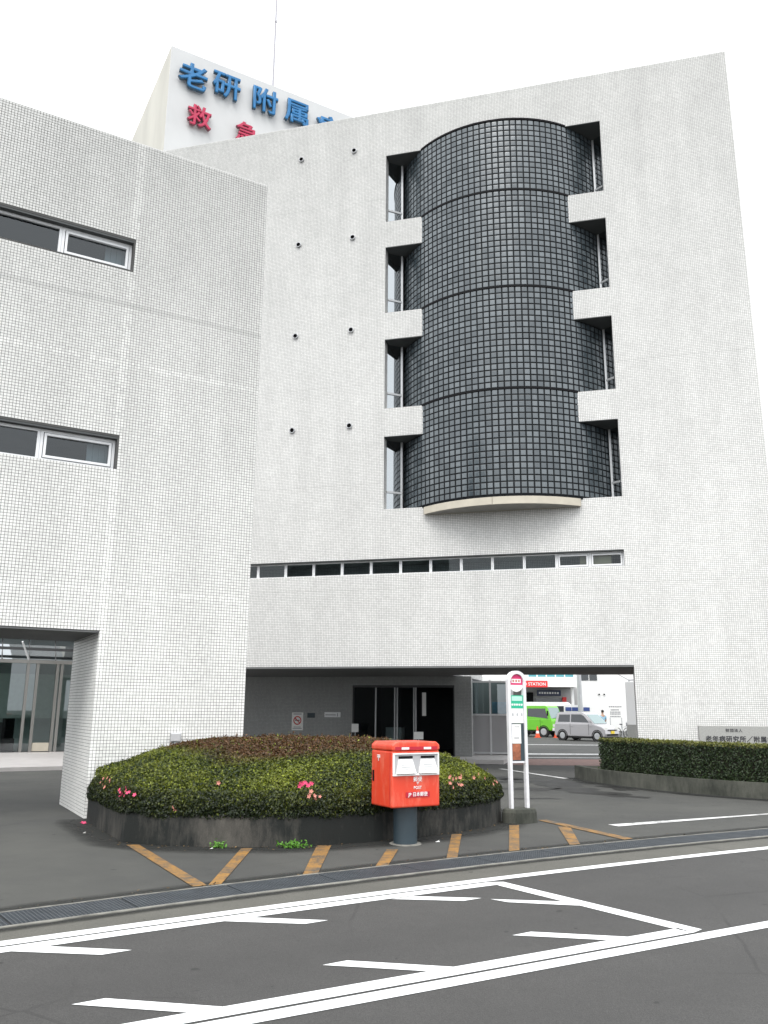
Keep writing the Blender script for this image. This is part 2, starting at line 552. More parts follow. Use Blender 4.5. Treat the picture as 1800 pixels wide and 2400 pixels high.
M['leaf'] = leaf_material('leaf')
M['soil'] = mat('hedge_core', (0.022, 0.022, 0.013), 1.0, var=0.3, vscale=9)
M['petal'] = mat('azalea_petal', (0.72, 0.07, 0.18), 0.6, var=0.2, vscale=20)
M['petal_faded'] = mat('azalea_petal_faded', (0.55, 0.22, 0.17), 0.7, var=0.25, vscale=20)
k_ = NT('post_box_red')
_P = k_.n('TexCoord').outputs['Object']
_c = k_.mixc(k_.ramp(k_.noise(k_.mapping(_P, (9, 9, 2.5)), 1.0, 7, .7), .50, .72, (0, 0, 0), (1, 1, 1)), (0.68, 0.058, 0.026), (0.72, 0.16, 0.10))
_c = k_.mixc(k_.ramp(k_.noise(_P, 38, 4, .7), .66, .74, (0, 0, 0), (.6, .6, .6)), _c, (0.34, 0.03, 0.02))
k_.L(_c, k_.b.inputs['Base Color'])
k_.L(k_.ramp(k_.noise(_P, 6, 5), .3, .7, (.28, .28, .28), (.5, .5, .5)), k_.b.inputs['Roughness'])
M['post_red'] = k_.m
M['post_red_dark'] = mat('post_box_label_red', (0.45, 0.01, 0.03), 0.5)
M['white'] = mat('white_enamel', (0.82, 0.82, 0.81), 0.45)
M['paper'] = mat('white_paper', (0.80, 0.80, 0.78), 0.8)
M['post_leg'] = mat('blue_grey_post', (0.030, 0.048, 0.060), 0.5, var=0.1, vscale=4)
M['lavender_white'] = mat('off_white_steel', (0.70, 0.70, 0.72), 0.4, var=0.07, vscale=5)
M['magenta'] = mat('bus_sign_red', (0.68, 0.03, 0.16), 0.5)
M['green'] = mat('bus_sign_green', (0.02, 0.42, 0.25), 0.5)
M['green_pale'] = mat('bus_sign_pale_green', (0.42, 0.72, 0.60), 0.5)
M['brown'] = mat('poster_brown', (0.30, 0.10, 0.05), 0.6, var=0.4, vscale=14)
M['grey_ink'] = mat('grey_print', (0.28, 0.28, 0.30), 0.7)
M['black_ink'] = mat('black_print', (0.03, 0.03, 0.035), 0.6)
M['red_ink'] = mat('red_print', (0.55, 0.03, 0.03), 0.6)
M['blue_letter'] = mat('blue_letter_face', (0.006, 0.135, 0.33), 0.45, var=0.15, vscale=3)
M['blue_side'] = mat('blue_letter_side', (0.05, 0.10, 0.15), 0.5, var=0.2, vscale=8)
M['red_letter'] = mat('red_letter_face', (0.40, 0.012, 0.06), 0.45, var=.15, vscale=3)
M['red_side'] = mat('red_letter_side', (0.20, 0.07, 0.09), 0.5, var=0.2, vscale=8)
M['tower'] = mat('white_tower_paint', (0.50, 0.505, 0.505), 0.7, var=0.05, vscale=0.7)
M['tower_side'] = mat('cream_tower_paint', (0.50, 0.485, 0.43), 0.7, var=0.12, vscale=0.6, stretch=(1, 1, 0.3))
M['mast'] = mat('mast_grey', (0.34, 0.33, 0.36), 0.5)
M['granite'] = mat('grey_granite', (0.33, 0.33, 0.315), 0.6, var=0.14, vscale=40, bump=0.1)
M['booth_grey'] = mat('grey_panel', (0.42, 0.42, 0.43), 0.5, var=0.03, vscale=2)
M['paving'] = mat('pale_floor_tile', (0.44, 0.42, 0.41), 0.5, var=0.08, vscale=3)
M['brick'] = mat('red_brown_paver', (0.20, 0.105, 0.085), 0.8, var=0.25, vscale=5)


def hole_wall(b, x0, x1, z0, z1, th, holes, y0=0.0, outer='lrtbk'):
    """slab y0..y0+th with rectangular holes (x0,x1,z0,z1)"""
    xs = sorted({x0, x1, *[v for h in holes for v in h[:2] if x0 <= v <= x1]})
    zs = sorted({z0, z1, *[v for h in holes for v in h[2:4] if z0 <= v <= z1]})

    def solid(i, j):
        if i < 0 or j < 0 or i >= len(xs) - 1 or j >= len(zs) - 1:
            return None
        cx, cz = (xs[i] + xs[i + 1]) / 2, (zs[j] + zs[j + 1]) / 2
        return not any(h[0] < cx < h[1] and h[2] < cz < h[3] for h in holes)
    y1 = y0 + th
    for i in range(len(xs) - 1):
        for j in range(len(zs) - 1):
            if not solid(i, j):
                continue
            a, c, d, e = xs[i], xs[i + 1], zs[j], zs[j + 1]
            b.poly([(a, y0, d), (c, y0, d), (c, y0, e), (a, y0, e)])
            b.poly([(a, y1, e), (c, y1, e), (c, y1, d), (a, y1, d)])
            if not solid(i - 1, j): b.poly([(a, y1, d), (a, y0, d), (a, y0, e), (a, y1, e)])
            if not solid(i + 1, j): b.poly([(c, y0, d), (c, y1, d), (c, y1, e), (c, y0, e)])
            if not solid(i, j - 1): b.poly([(a, y1, d), (c, y1, d), (c, y0, d), (a, y0, d)])
            if not solid(i, j + 1): b.poly([(a, y0, e), (c, y0, e), (c, y1, e), (a, y1, e)])


def window(parent, x0, x1, z0, z1, y, fw=0.045, sash=False, pane=None, frame=None, depth=0.07):
    """one window: frame ring with a pane (and an inner sash ring)"""
    w = MB()
    w.box(x0, x1, y, y + depth, z0, z0 + fw); w.box(x0, x1, y, y + depth, z1 - fw, z1)
    w.box(x0, x0 + fw, y, y + depth, z0 + fw, z1 - fw); w.box(x1 - fw, x1, y, y + depth, z0 + fw, z1 - fw)
    if sash:
        s = fw + 0.012; t = 0.04
        w.box(x0 + s, x1 - s, y - 0.012, y + depth - 0.02, z0 + s, z0 + s + t); w.box(x0 + s, x1 - s, y - 0.012, y + depth - 0.02, z1 - s - t, z1 - s)
        w.box(x0 + s, x0 + s + t, y - 0.012, y + depth - 0.02, z0 + s + t, z1 - s - t); w.box(x1 - s - t, x1 - s, y - 0.012, y + depth - 0.02, z0 + s + t, z1 - s - t)
    o = w.build('window', frame or M['alu'], parent)
    g = MB()
    g.poly([(x0 + fw, y + depth * .6, z0 + fw), (x1 - fw, y + depth * .6, z0 + fw), (x1 - fw, y + depth * .6, z1 - fw), (x0 + fw, y + depth * .6, z1 - fw)])
    g.build('pane', pane or M['pane'], o)
    return o


# ================================================================== ground
g = MB()
g.poly([(-300, -300, 0), (300, -300, 0), (300, 300, 0), (-300, 300, 0)])
tag(g.build('ground', M['forecourt']), kind='structure')


def curve_fit(pts, deg=2):
    s = np.array([p[0] for p in pts]); t = np.array([p[1] for p in pts])
    c = np.polyfit(s, t, deg)
    a, b = s.min(), s.max()
    d = np.polyder(c)

    def f(x):
        if x < a: return float(np.polyval(c, a) + np.polyval(d, a) * (x - a))
        if x > b: return float(np.polyval(c, b) + np.polyval(d, b) * (x - b) * 0.5)
        return float(np.polyval(c, x))
    return f


drainL = curve_fit([(0.91, 7.50), (1.79, 7.54), (2.84, 7.67), (4.5, 7.82), (5.05, 7.83), (6.73, 7.95), (10.5, 7.86)])
w1u = curve_fit([(0.87, 7.04), (2.32, 7.17), (4.17, 7.25), (5.46, 7.29), (9.78, 7.28)])
DW = 0.47


def strip(b, f0, f1, s0, s1, z, n=40):
    for i in range(n):
        a, c = s0 + (s1 - s0) * i / n, s0 + (s1 - s0) * (i + 1) / n
        b.poly([st(a, f0(a), z), st(c, f0(c), z), st(c, f1(c), z), st(a, f1(a), z)])


road = MB()
strip(road, lambda s: -60, lambda s: w1u(s) - 0.06, -60, 60, 0.004, 120)
road = tag(road.build('road', M['road']), kind='structure')
gut = MB()
strip(gut, lambda s: w1u(s) - 0.06, lambda s: drainL(s) - 0.05, -60, 60, 0.004, 120)
tag(gut.build('gutter_pavement', M['gutter']), kind='structure')

# painted markings (each stroke one part of the road)
def line_part(f0, f1, s0, s1, m='white_paint', n=30, z=0.008, name='white_line'):
    b = MB(); strip(b, f0, f1, s0, s1, z, n)
    return b.build(name, M[m], road)


def quad_part(pts, m='white_paint', z=0.008, name='white_stroke', parent=None):
    b = MB(); b.poly([st(s, t, z) for s, t in pts])
    o = b.build(name, M[m], parent or road)
    o.data.flip_normals() if o.data.polygons[0].normal.z < 0 else None
    return o


line_part(lambda s: w1u(s) - 0.14, w1u, -40, 45, n=110, name='edge_line')
line_part(lambda s: w1u(s) - 0.315, lambda s: w1u(s) - 0.172, -30, 5.30, n=60, name='hatch_outline')
line_part(lambda s: 4.835, lambda s: 4.985, -30, 5.52, n=20, name='hatch_outline')
line_part(lambda s: 4.66, lambda s: 4.80, -40, 45, n=20, name='lane_line')
quad_part([(5.30, 6.965), (5.30, 7.112), (5.42, 7.06), (5.655, 4.80 + 0.07), (5.521, 4.835), (5.47, 5.02), (5.27, 6.96)], name='hatch_outline')
for k in range(-3, 2):
    ds = 1.575 * k
    sh = [(2.48, 6.915), (2.72, 6.925), (3.22, 6.49), (3.01, 6.47)]
    quad_part([(s + ds, min(t, w1u(s + ds) - 0.316) + (w1u(2.5 + ds) - w1u(2.5)) * (i > 1)) for i, (s, t) in enumerate(sh)], name='hatch_stroke')
    if True:
        quad_part([(2.66 + 1.58 * k, 5.43), (2.85 + 1.58 * k, 5.445), (3.40 + 1.58 * k, 4.986), (3.20 + 1.58 * k, 4.986)], name='hatch_stroke')
quad_part([(4.84, 6.50), (4.90, 6.33), (5.372, 5.93), (5.36, 6.12)], name='hatch_stroke')

# forecourt hatching (yellow) and the broken white line by the drain
mark = empty('forecourt_marking'); mark['kind'] = 'structure'
for q in ([(2.69, 11.05), (2.83, 10.98), (2.80, 8.25), (2.66, 8.25)], [(3.85, 10.16), (3.97, 10.10), (2.94, 8.25), (2.81, 8.25)],
          [(4.76, 9.95), (4.92, 9.87), (3.98, 8.28), (3.80, 8.27)], [(5.38, 9.29), (5.50, 9.22), (4.86, 8.36), (4.70, 8.36)],
          [(6.80, 9.98), (6.93, 9.93), (5.82, 8.43), (5.67, 8.43)], [(8.08, 10.35), (8.22, 10.3), (6.78, 8.5), (6.62, 8.5)],
          [(8.62, 9.9), (8.79, 9.83), (7.78, 8.53), (7.60, 8.52)], [(8.84, 10.6), (9.0, 10.6), (8.74, 8.56), (8.56, 8.53)]):
    quad_part(q, 'yellow_paint', name='yellow_stroke', parent=mark)
b = MB()
for i in range(8):
    s0, s1 = 9.46 + i * 0.45, 9.46 + (i + 1) * 0.45
    b.poly([st(s0, 9.53 - i * .006, .006), st(s1, 9.53 - (i + 1) * .006, .006), st(s1, 9.75 - (i + 1) * .024, .006), st(s0, 9.75 - i * .024, .006)])
b.build('worn_white_line', M['white_worn'], mark)

# drain channel with steel gratings
drain = empty('drain_channel', **dict(label='steel grating drain between the forecourt and the road edge', cat='drain'))
b = MB()
strip(b, lambda s: drainL(s), lambda s: drainL(s) + DW, -9, 16, 0.003, 60)
b.build('channel_bed', M['pit'], drain)
for f0, f1 in ((lambda s: drainL(s) - 0.05 + .012 * math.sin(s * 9), lambda s: drainL(s)), (lambda s: drainL(s) + DW, lambda s: drainL(s) + DW + 0.028 + .008 * math.sin(s * 7))):
    b = MB()
    n = 90
    for i in range(n):
        a, c = -9 + 25 * i / n, -9 + 25 * (i + 1) / n
        P0_, P1_, P2_, P3_ = st(a, f0(a)), st(c, f0(c)), st(c, f1(c)), st(a, f1(a))
        j = lambda p, z: (p[0], p[1], z)
        b.poly([j(P0_, .016), j(P1_, .016), j(P2_, .016), j(P3_, .016)])
        b.poly([j(P0_, 0), j(P1_, 0), j(P1_, .016), j(P0_, .016)]); b.poly([j(P2_, 0), j(P3_, 0), j(P3_, .016), j(P2_, .016)])
    b.build('concrete_edge', M['concrete_lip'], drain)
gb = MB()
for i in range(30):
    gb.box(0.006 + i * 0.0331, 0.006 + i * 0.0331 + 0.008, 0.012, DW - 0.012, 0.004, 0.0135)
for i in range(13):
    y = 0.012 + i * (DW - 0.032) / 12
    gb.box(0.0, 0.992, y, y + 0.009, 0.0035, 0.0145)
grate_me = gb.mesh('drain_grate', M['grate'])
for i in range(25):
    s = -9 + i
    p = st(s, drainL(s)); q = st(s + 1, drainL(s + 1))
    inst('drain_grate', grate_me, drain, p, (0, 0, math.atan2(q[1] - p[1], q[0] - p[0])))

# ================================================================== wing on the left (near tiled building)
WING = empty('hospital_wing', (-4.542, 13.421, 0), ROT_A, label='near white mosaic tiled building wing with two window rows and a gate opening', cat='building')
TH = 2.235
W0, W1, WT = -9.0, 2.5, 11.8
rows = [(9.23, 9.81), (5.545, 6.115)]
wholes = [(-2.9, 0.0, -1, 2.85), (-8.6, 0.02, *rows[0]), (-8.6, 0.02, *rows[1])]  # gate's left jamb is unseen, placed to cut light on the pier
b = MB()
hole_wall(b, W0, W1, 0, WT, TH, wholes)
wall = b.build('wall', M['grout'], WING)

PT, SZ, TK = 0.05, 0.0447, 0.004


def tile_verts(jit=0.0):
    h, q = SZ / 2, SZ / 2 - 0.0015
    return np.array([(-h, 0, -h), (h, 0, -h), (h, 0, h), (-h, 0, h), (-q, -TK, -q), (q, -TK, -q), (q, -TK, q), (-q, -TK, q)])


TF = [(4, 5, 6, 7), (0, 1, 5, 4), (1, 2, 6, 5), (2, 3, 7, 6), (3, 0, 4, 7)]
tile_b = MB(); tile_b.v = [tuple(v) for v in tile_verts()]; tile_b.f = list(TF); tile_b.m = [0] * 5
tile_mes = []
for i in range(8):
    tile_mes.append(tile_b.mesh('tile', M['tile_near'])); set_rnd(tile_mes[-1], np.full(8, (i + .5) / 8))
pos, rotz = [], []
singles = []
nx, nz = int((W1 - (-4.6)) / PT), int(WT / PT)
for i in range(nx):
    x = W1 - (i + 0.5) * PT
    for j in range(nz):
        z = (j + 0.5) * PT
        if any(h[0] - .02 < x < h[1] + .02 and h[2] - .02 < z < h[3] + .02 for h in wholes):
            continue
        if 0.0 < x < 0.75 and 1.05 < z < 2.05:
            singles.append((x, z)); continue
        pos.append((x, 0.0, z)); rotz.append(0)
for i in range(44):
    for j in range(57):
        pos.append((0.0, (i + 0.5) * PT, (j + 0.5) * PT)); rotz.append(1)
pos = np.array(pos); rotz = np.array(rotz)
n = len(pos)
base = tile_verts()
ax, az = rng.normal(0, 0.006, n), rng.normal(0, 0.006, n)
V = np.repeat(base[None], n, 0)
V = V + rng.normal(0, 0.0003, (n, 1, 3))
V[:, :, 1] += V[:, :, 0] * ax[:, None] + V[:, :, 2] * az[:, None]
r = rotz == 1
Vr = V[r].copy(); V[r] = np.stack([Vr[:, :, 1], -Vr[:, :, 0], Vr[:, :, 2]], -1)      # reveal tiles: front of the tile towards -x
V += pos[:, None]


def mesh_from_arrays(name, verts, quads, material):
    me = bpy.data.meshes.new(name)
    nv, nf = len(verts), len(quads)
    me.vertices.add(nv); me.vertices.foreach_set('co', verts.astype(np.float32).ravel())
    me.loops.add(nf * 4); me.polygons.add(nf)
    me.polygons.foreach_set('loop_start', np.arange(0, nf * 4, 4, dtype=np.int32))
    me.loops.foreach_set('vertex_index', quads.astype(np.int32).ravel())
    me.materials.append(material)
    me.polygons.foreach_set('use_smooth', np.zeros(nf, bool))
    me.update(calc_edges=True)
    return me


Q = (np.array(TF)[None] + (np.arange(n) * 8)[:, None, None]).reshape(-1, 4)
me = mesh_from_arrays('tile_field', V.reshape(-1, 3), Q, M['tile_near'])
_r = rng.random(n)
_r = np.where((np.abs(pos[:, 0] - .02) < .09) & (rng.random(n) < .8) & (rotz == 0), 1.6, _r)       # repaired joint columns and courses
_r = np.where((np.abs(pos[:, 2] - 7.45) < .05) & (rng.random(n) < .6), 1.5, _r)
_r = np.where((np.abs(pos[:, 2] - 3.5) < .03) & (rng.random(n) < .5), 1.4, _r)
_r = np.where((np.abs(pos[:, 2] - 8.55) < .026), -.5, _r)
set_rnd(me, np.repeat(_r, 8))
o = inst('tile_field', me, wall); o['kind'] = 'stuff'
for x, z in singles[:300]:
    inst('tile', random.choice(tile_mes), wall, (x, 0, z), (random.gauss(0, .006), 0, random.gauss(0, .006)))
b = MB(); b.box(W0 + .01, W1 - .01, .01, TH - .01, WT + .001, WT + 0.02)
b.build('coping', M['coping'], WING)
b = MB(); b.box(-2.89, -0.012, 0.012, TH - .004, 2.82, 2.847)
b.build('gate_soffit', M['soffit'], WING)
for zi, (z0, z1) in enumerate(rows):
    b = MB()
    b.box(-8.6, 0.019, 0.004, 0.108, z1 - 0.035, z1 - 0.003); b.build('window_head', M['soffit_dark'], WING)
    x = 0.018
    k = 0
    while x > -8.4:
        w = window(WING, x - 1.19, x - 0.004, z0 + 0.003, z1 - 0.036, 0.11, sash=(k % 2 == 0), pane=M['pane_wing'])
        if k == 0:
            c = MB()
            for q in range(7):
                c.box(x - 0.42 + q * .05, x - 0.42 + q * .05 + .047, 0.32 + .015 * (q % 2), 0.34 + .015 * (q % 2), z0 + .02, z1 - .03)
            c.build('curtain', M['curtain'], WING)
        x -= 1.19; k += 1
    b = MB(); b.box(-8.6, 0.02, 0.26, 2.1, z0 - .3, z1 + .5, skip='f')
    o = b.build('room', M['room_dark'], WING); o.data.flip_normals()

# ================================================================== main building
QX, QY = 6.622, 22.2606
MAIN = empty('hospital_main_building', (QX, QY, 0), ROT_B, label='tall white mosaic tiled hospital building with dark glass block bay', cat='building')
UL, UR, TOPZ = -16.6, 3.74, 21.15
bands = [(17.01, 19.46), (13.80, 16.09), (10.61, 12.89), (7.44, 9.71)]
DC, DR, DCY = -3.39, 3.62, 2.82         # drum centre u, radius, centre depth behind the facade
holes = [(-5.66, -1.12, 7.44, 19.46), (-16.3, 0.0, -1, 2.85), (-13.3, -0.08, 5.495, 5.955)]
for z0, z1 in bands:
    holes += [(-6.87, -5.66, z0, z1), (-1.12, -0.03, z0, z1)]
b = MB()
hole_wall(b, UL, UR, 0, TOPZ, 1.25, holes)
mwall = b.build('wall', M['tile_far'], MAIN)
b = MB()
b.box(UL, UR, 1.251, 5.0, 2.851, TOPZ - 0.6);
b.box(UL, -5.75, 5.001, 12.0, 2.851, TOPZ - 0.6)
b.build('rear_block', M['tile_far'], MAIN)
b = MB(); b.box(UL, UR - .01, .01, 1.24, TOPZ + .001, TOPZ + .02); b.build('coping', M['coping'], MAIN)
# soffit of the drive-through
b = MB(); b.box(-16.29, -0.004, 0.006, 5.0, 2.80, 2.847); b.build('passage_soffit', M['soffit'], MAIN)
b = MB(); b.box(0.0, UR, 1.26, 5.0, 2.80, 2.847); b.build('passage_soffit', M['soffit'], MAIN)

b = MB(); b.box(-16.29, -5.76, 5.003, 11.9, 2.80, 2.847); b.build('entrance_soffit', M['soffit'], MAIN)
# recess soffits beside the drum
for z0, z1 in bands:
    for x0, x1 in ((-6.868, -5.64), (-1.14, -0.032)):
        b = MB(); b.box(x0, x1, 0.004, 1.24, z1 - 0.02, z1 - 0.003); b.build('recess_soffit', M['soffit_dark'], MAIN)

# --- drum of glass blocks
BAY = empty('glass_block_bay'); BAY.parent = MAIN
BAY['label'] = 'dark curved bay of glass blocks'


def drum_pt(th, r, z):
    return (DC + r * math.sin(th), DCY - r * math.cos(th), z)


a_max = math.radians(62)
b = MB()
nseg = 72
z0d, z1d = 7.44, 19.455
for i in range(nseg):
    t0, t1 = -a_max + 2 * a_max * i / nseg, -a_max + 2 * a_max * (i + 1) / nseg
    b.poly([drum_pt(t0, DR - .012, z0d), drum_pt(t1, DR - .012, z0d), drum_pt(t1, DR - .012, z1d), drum_pt(t0, DR - .012, z1d)])
b.build('joint_backing', M['mortar'], BAY, smooth=True)
levels = [19.46, 17.01, 13.80, 10.61, 7.46]
nrows = [13, 17, 17, 17]
PB = 0.188
dth = PB / DR
ncol = int(2 * a_max / dth)
hb = 0.0795


def block_proto():
    bb = MB()
    q = hb - 0.012
    vs_ = [(-hb, 0, -hb), (hb, 0, -hb), (hb, 0, hb), (-hb, 0, hb), (-hb, -.008, -hb), (hb, -.008, -hb), (hb, -.008, hb), (-hb, -.008, hb),
           (-q, -.012, -q), (q, -.012, -q), (q, -.012, q), (-q, -.012, q), (-q * .6, -.0134, -q * .6), (q * .6, -.0134, -q * .6), (q * .6, -.0134, q * .6), (-q * .6, -.0134, q * .6)]
    fs = [(12, 13, 14, 15)]
    for o_ in (0, 4, 8):
        for i in range(4):
            j = (i + 1) % 4
            fs.append((o_ + i, o_ + j, o_ + 4 + j, o_ + 4 + i))
    return np.array(vs_), fs


BV, BF = block_proto()
bb = MB(); bb.v = [tuple(v) for v in BV]; bb.f = list(BF); bb.m = [0] + [1] * 8 + [0] * 4
block_mes = []
for i in range(8):
    block_mes.append(bb.mesh('glass_block', [M['glass_block'], M['glass_rim']])); set_rnd(block_mes[-1], np.full(len(BV), (i + .5) / 8))
allv, cnt = [], 0
for L_ in range(4):
    zt, zb = levels[L_] - 0.02, levels[L_ + 1] + 0.025
    ph = (zt - zb) / nrows[L_]
    for j in range(nrows[L_]):
        z = zt - (j + .5) * ph
        for i in range(ncol):
            th = (i - (ncol - 1) / 2) * dth
            ang = th + random.gauss(0, 0.010); tilt = random.gauss(0, 0.008)
            x, y, _ = drum_pt(th, DR - .004, z)
            if L_ == 3 and j >= 2 and -0.56 < th < 0.50 and cnt < 300 and abs(i - ncol // 2) <= 9:
                inst('glass_block', random.choice(block_mes), BAY, (x, y, z), (tilt, 0, ang)); cnt += 1
                continue
            R = np.array(Matrix.Rotation(ang, 3, 'Z') @ Matrix.Rotation(tilt, 3, 'X'))
            allv.append(BV @ R.T + np.array((x, y, z)))
nb = len(allv)
Q = (np.array(BF)[None] + (np.arange(nb) * len(BV))[:, None, None]).reshape(-1, 4)
me = mesh_from_arrays('glass_block_field', np.concatenate(allv), Q, M['glass_block'])
me.materials.append(M['glass_rim']); me.polygons.foreach_set('material_index', np.tile(np.array([0] + [1] * 8 + [0] * 4, np.int32), nb))
set_rnd(me, np.repeat(rng.random(nb), len(BV)))
o = inst('glass_block_field', me, BAY); o['kind'] = 'stuff'
for zl in levels[1:4]:
    b = MB()
    for i in range(nseg):
        t0, t1 = -a_max + 2 * a_max * i / nseg, -a_max + 2 * a_max * (i + 1) / nseg
        for (r0, za, r1, zb) in ((DR, zl - .028, DR + .022, zl - .028), (DR + .022, zl - .028, DR + .022, zl + .028), (DR + .022, zl + .028, DR, zl + .028)):
            b.poly([drum_pt(t0, r0, za), drum_pt(t1, r0, za), drum_pt(t1, r1, zb), drum_pt(t0, r1, zb)])
    b.build('floor_band', M['black'], BAY, smooth=False)
b = MB()
a0 = math.asin(2.30 / DR)
pts = [drum_pt(-a0 + 2 * a0 * i / 40, DR + .03, 0)[:2] for i in range(41)]
b.prism(pts, 19.44, 19.50); b.build('bay_cap', M['black'], BAY)
b = MB()
b.prism([drum_pt(-a0 + 2 * a0 * i / 40, DR + .02, 0)[:2] for i in range(41)], 7.415, 7.448); b.build('bay_seal', M['black'], BAY)
a1 = math.asin(2.2 / DR)
for s0, s1 in ((-1, -.06), (-.055, 1)):
    b = MB()
    b.prism([drum_pt(a1 * (s0 + (s1 - s0) * i / 20), DR + .06, 0)[:2] for i in range(21)] + [(DC + DR * math.sin(a1 * s1), 0.0), (DC + DR * math.sin(a1 * s0), 0.0)], 7.20, 7.413)
    b.build('ledge', M['cream'], BAY)
b = MB()
b.prism([drum_pt(-a1 * .985 + 2 * a1 * .985 * i / 20, DR + .045, 0)[:2] for i in range(21)], 7.19, 7.199); b.build('ledge_underside', M['under'], BAY)

# angled coated windows in the recesses
for z0, z1 in bands:
    for (xa, ya), (xb, yb) in (((-6.866, 0.33), (-6.47, 0.64)), ((-0.27, 0.88), (-0.034, 0.70))):
        win = empty('recess_window'); win.parent = MAIN
        zt = z1 - 0.021
        b = MB()
        mx_, my_ = (xb, yb) if xa < -3 else (xa, ya)
        b.box(mx_ - .03, mx_ + .03, my_ - .03, my_ + .06, z0 + .002, zt)
        b.build('mullion', M['alu_grey'], win)
        zm = z0 + 0.62
        dx, dy = xb - xa, yb - ya
        ln = math.hypot(dx, dy); ex, ey = dx / ln, dy / ln
        px_, py_ = ey, -ex           # towards outside
        if py_ > 0: px_, py_ = -px_, -py_
        for zc in (zm, z0 + 0.035):
            b = MB(); b.prism([(xa + px_ * .03, ya + py_ * .03), (xb + px_ * .03, yb + py_ * .03), (xb - px_ * .02, yb - py_ * .02), (xa - px_ * .02, ya - py_ * .02)], zc - .03, zc + .03)
            b.build('transom', M['alu_grey'], win)
        for za, zb in ((z0 + .065, zm - .03), (zm + .03, zt)):
            b = MB(); b.poly([(xa, ya, za), (xb, yb, za), (xb, yb, zb), (xa, ya, zb)]); b.build('pane', M['pane_coated'], win)
    # dark space behind the recess
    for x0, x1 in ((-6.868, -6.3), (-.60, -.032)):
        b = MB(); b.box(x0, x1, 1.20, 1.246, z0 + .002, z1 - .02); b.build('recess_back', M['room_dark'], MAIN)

# strip of windows
xm = [-0.085, -0.997, -1.896]
x = -1.896
while x > -12.5:
    x -= 0.896; xm.append(x)
for i in range(len(xm) - 1):
    window(MAIN, xm[i + 1] + .003, xm[i] - .003, 5.498, 5.925, 0.14, fw=0.035, sash=(i < 2))
b = MB(); b.box(-13.3, -0.082, 0.002, 0.14, 5.926, 5.953); b.build('window_head', M['soffit_dark'], MAIN)
b = MB(); b.box(-13.29, -0.085, 0.23, 3.6, 4.4, 6.8, skip='f')
o = b.build('room', M['room_dark'], MAIN); o.data.flip_normals()
for x0, x1, z0, z1, y in ((-0.93, -0.42, 5.51, 5.90, .30), (-1.27, -1.02, 5.51, 5.86, .34)):
    b = MB(); b.box(x0, x1, y, y + .02, z0, z1); b.build('blind', M['blind'], MAIN)
for x0, x1, y, h in ((-2.6, -1.95, .4, .06), (-7.25, -6.75, .45, .07), (-7.6, -7.3, .45, .08), (-4.4, -3.75, .5, .10)):
    b = MB(); b.box(x0, x1, y, y + .25, 5.515, 5.515 + h); b.build('shelf_box', M['shelf_white'], MAIN)

# vent pipes
vb = MB()
vb.ring((0, -.05, 0), (0, 1, 0), 0.078, 0.013, 20, 6)
for i in range(20):
    t0, t1 = 2 * math.pi * i / 20, 2 * math.pi * (i + 1) / 20
    c = lambda t, r, y: (r * math.cos(t), y, r * math.sin(t))
    vb.poly([c(t0, .088, -.05), c(t1, .088, -.05), c(t1, .088, -.001), c(t0, .088, -.001)])
    vb.mi = 1
    vb.poly([c(t0, .068, -.05), c(t1, .068, -.05), c(t1, .05, -.004), c(t0, .05, -.004)])
    vb.poly([c(t0, .05, -.004), c(t1, .05, -.004), (0, -.004, 0)])
    vb.mi = 0
vent_me = vb.mesh('vent_pipe', [M['alu_grey'], M['black']])
for z in (19.83, 16.6, 13.33, 10.135):
    for u in (-9.84, -7.97):
        inst('vent_pipe', vent_me, MAIN, (u, 0, z))

# entrance under the building
b = MB(); b.box(-16.5, -4.0, 4.2, 12, 0.0, 0.12); b.build('entrance_step', M['paving'], MAIN)
b = MB()
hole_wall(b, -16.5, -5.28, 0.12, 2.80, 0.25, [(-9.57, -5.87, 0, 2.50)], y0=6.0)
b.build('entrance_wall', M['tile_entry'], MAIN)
doors = empty('sliding_doors'); doors.name = 'sliding_door'; doors.parent = MAIN
b = MB(); b.box(-9.57, -5.87, 6.05, 6.15, 2.42, 2.499)
b.build('door_head', M['dark_frame'], doors)
for x in (-9.55, -8.72, -8.02, -7.93, -7.33, -7.26, -5.90):
    b = MB(); b.box(x - .022, x + .022, 6.06, 6.13, .121, 2.419); b.build('door_stile', M['alu_grey'] if -9 < x < -7 else M['dark_frame'], doors)
for x0, x1 in ((-9.52, -8.75), (-8.69, -8.05), (-7.9, -7.36)):
    b = MB(); b.poly([(x0, 6.1, .13), (x1, 6.1, .13), (x1, 6.1, 2.41), (x0, 6.1, 2.41)]); b.build('pane', M['pane'], doors)
b = MB(); b.box(-9.8, -5.6, 6.26, 11, 0.121, 2.79, skip='f'); o = b.build('entrance_hall', M['room_dark'], MAIN); o.data.flip_normals()
b = MB(); b.box(-7.06, -6.92, 6.2, 6.22, 1.45, 2.25); b.build('hanging_notice', M['paper'], MAIN)
b = MB(); b.box(-8.9, -8.3, 8.2, 8.7, .125, 1.0); b.build('lobby_counter', M['room'], MAIN)

# ================================================================== sign tower
TX, TY, TZ = -8.922, 29.0, 28.30
TOW = empty('sign_tower', (TX, TY, 0), ROT_A, label='white rooftop sign tower with blue and red raised characters', cat='tower')
b = MB(); b.box(0, 16, 0, 7, 12, TZ); b.mi = 0
o = b.build('tower_wall', [M['tower'], M['tower_side']], TOW, bevel=0.02)
o.data.polygons[5].material_index = 1


def letter(ch, u, z, size, face, side, parent, depth=0.13, y=-0.16, off=0.018):
    me = text_mesh(ch, size, depth, off * size, [M[face], M[side]])
    o = inst('letter', me, parent, (u, y, z))
    w = MB()
    for du in (-.25, .25):
        w.tube((u + du * size, y + depth / 2 - .02, z), (u + du * size, 0.0, z), 0.015, seg=6)
    return o


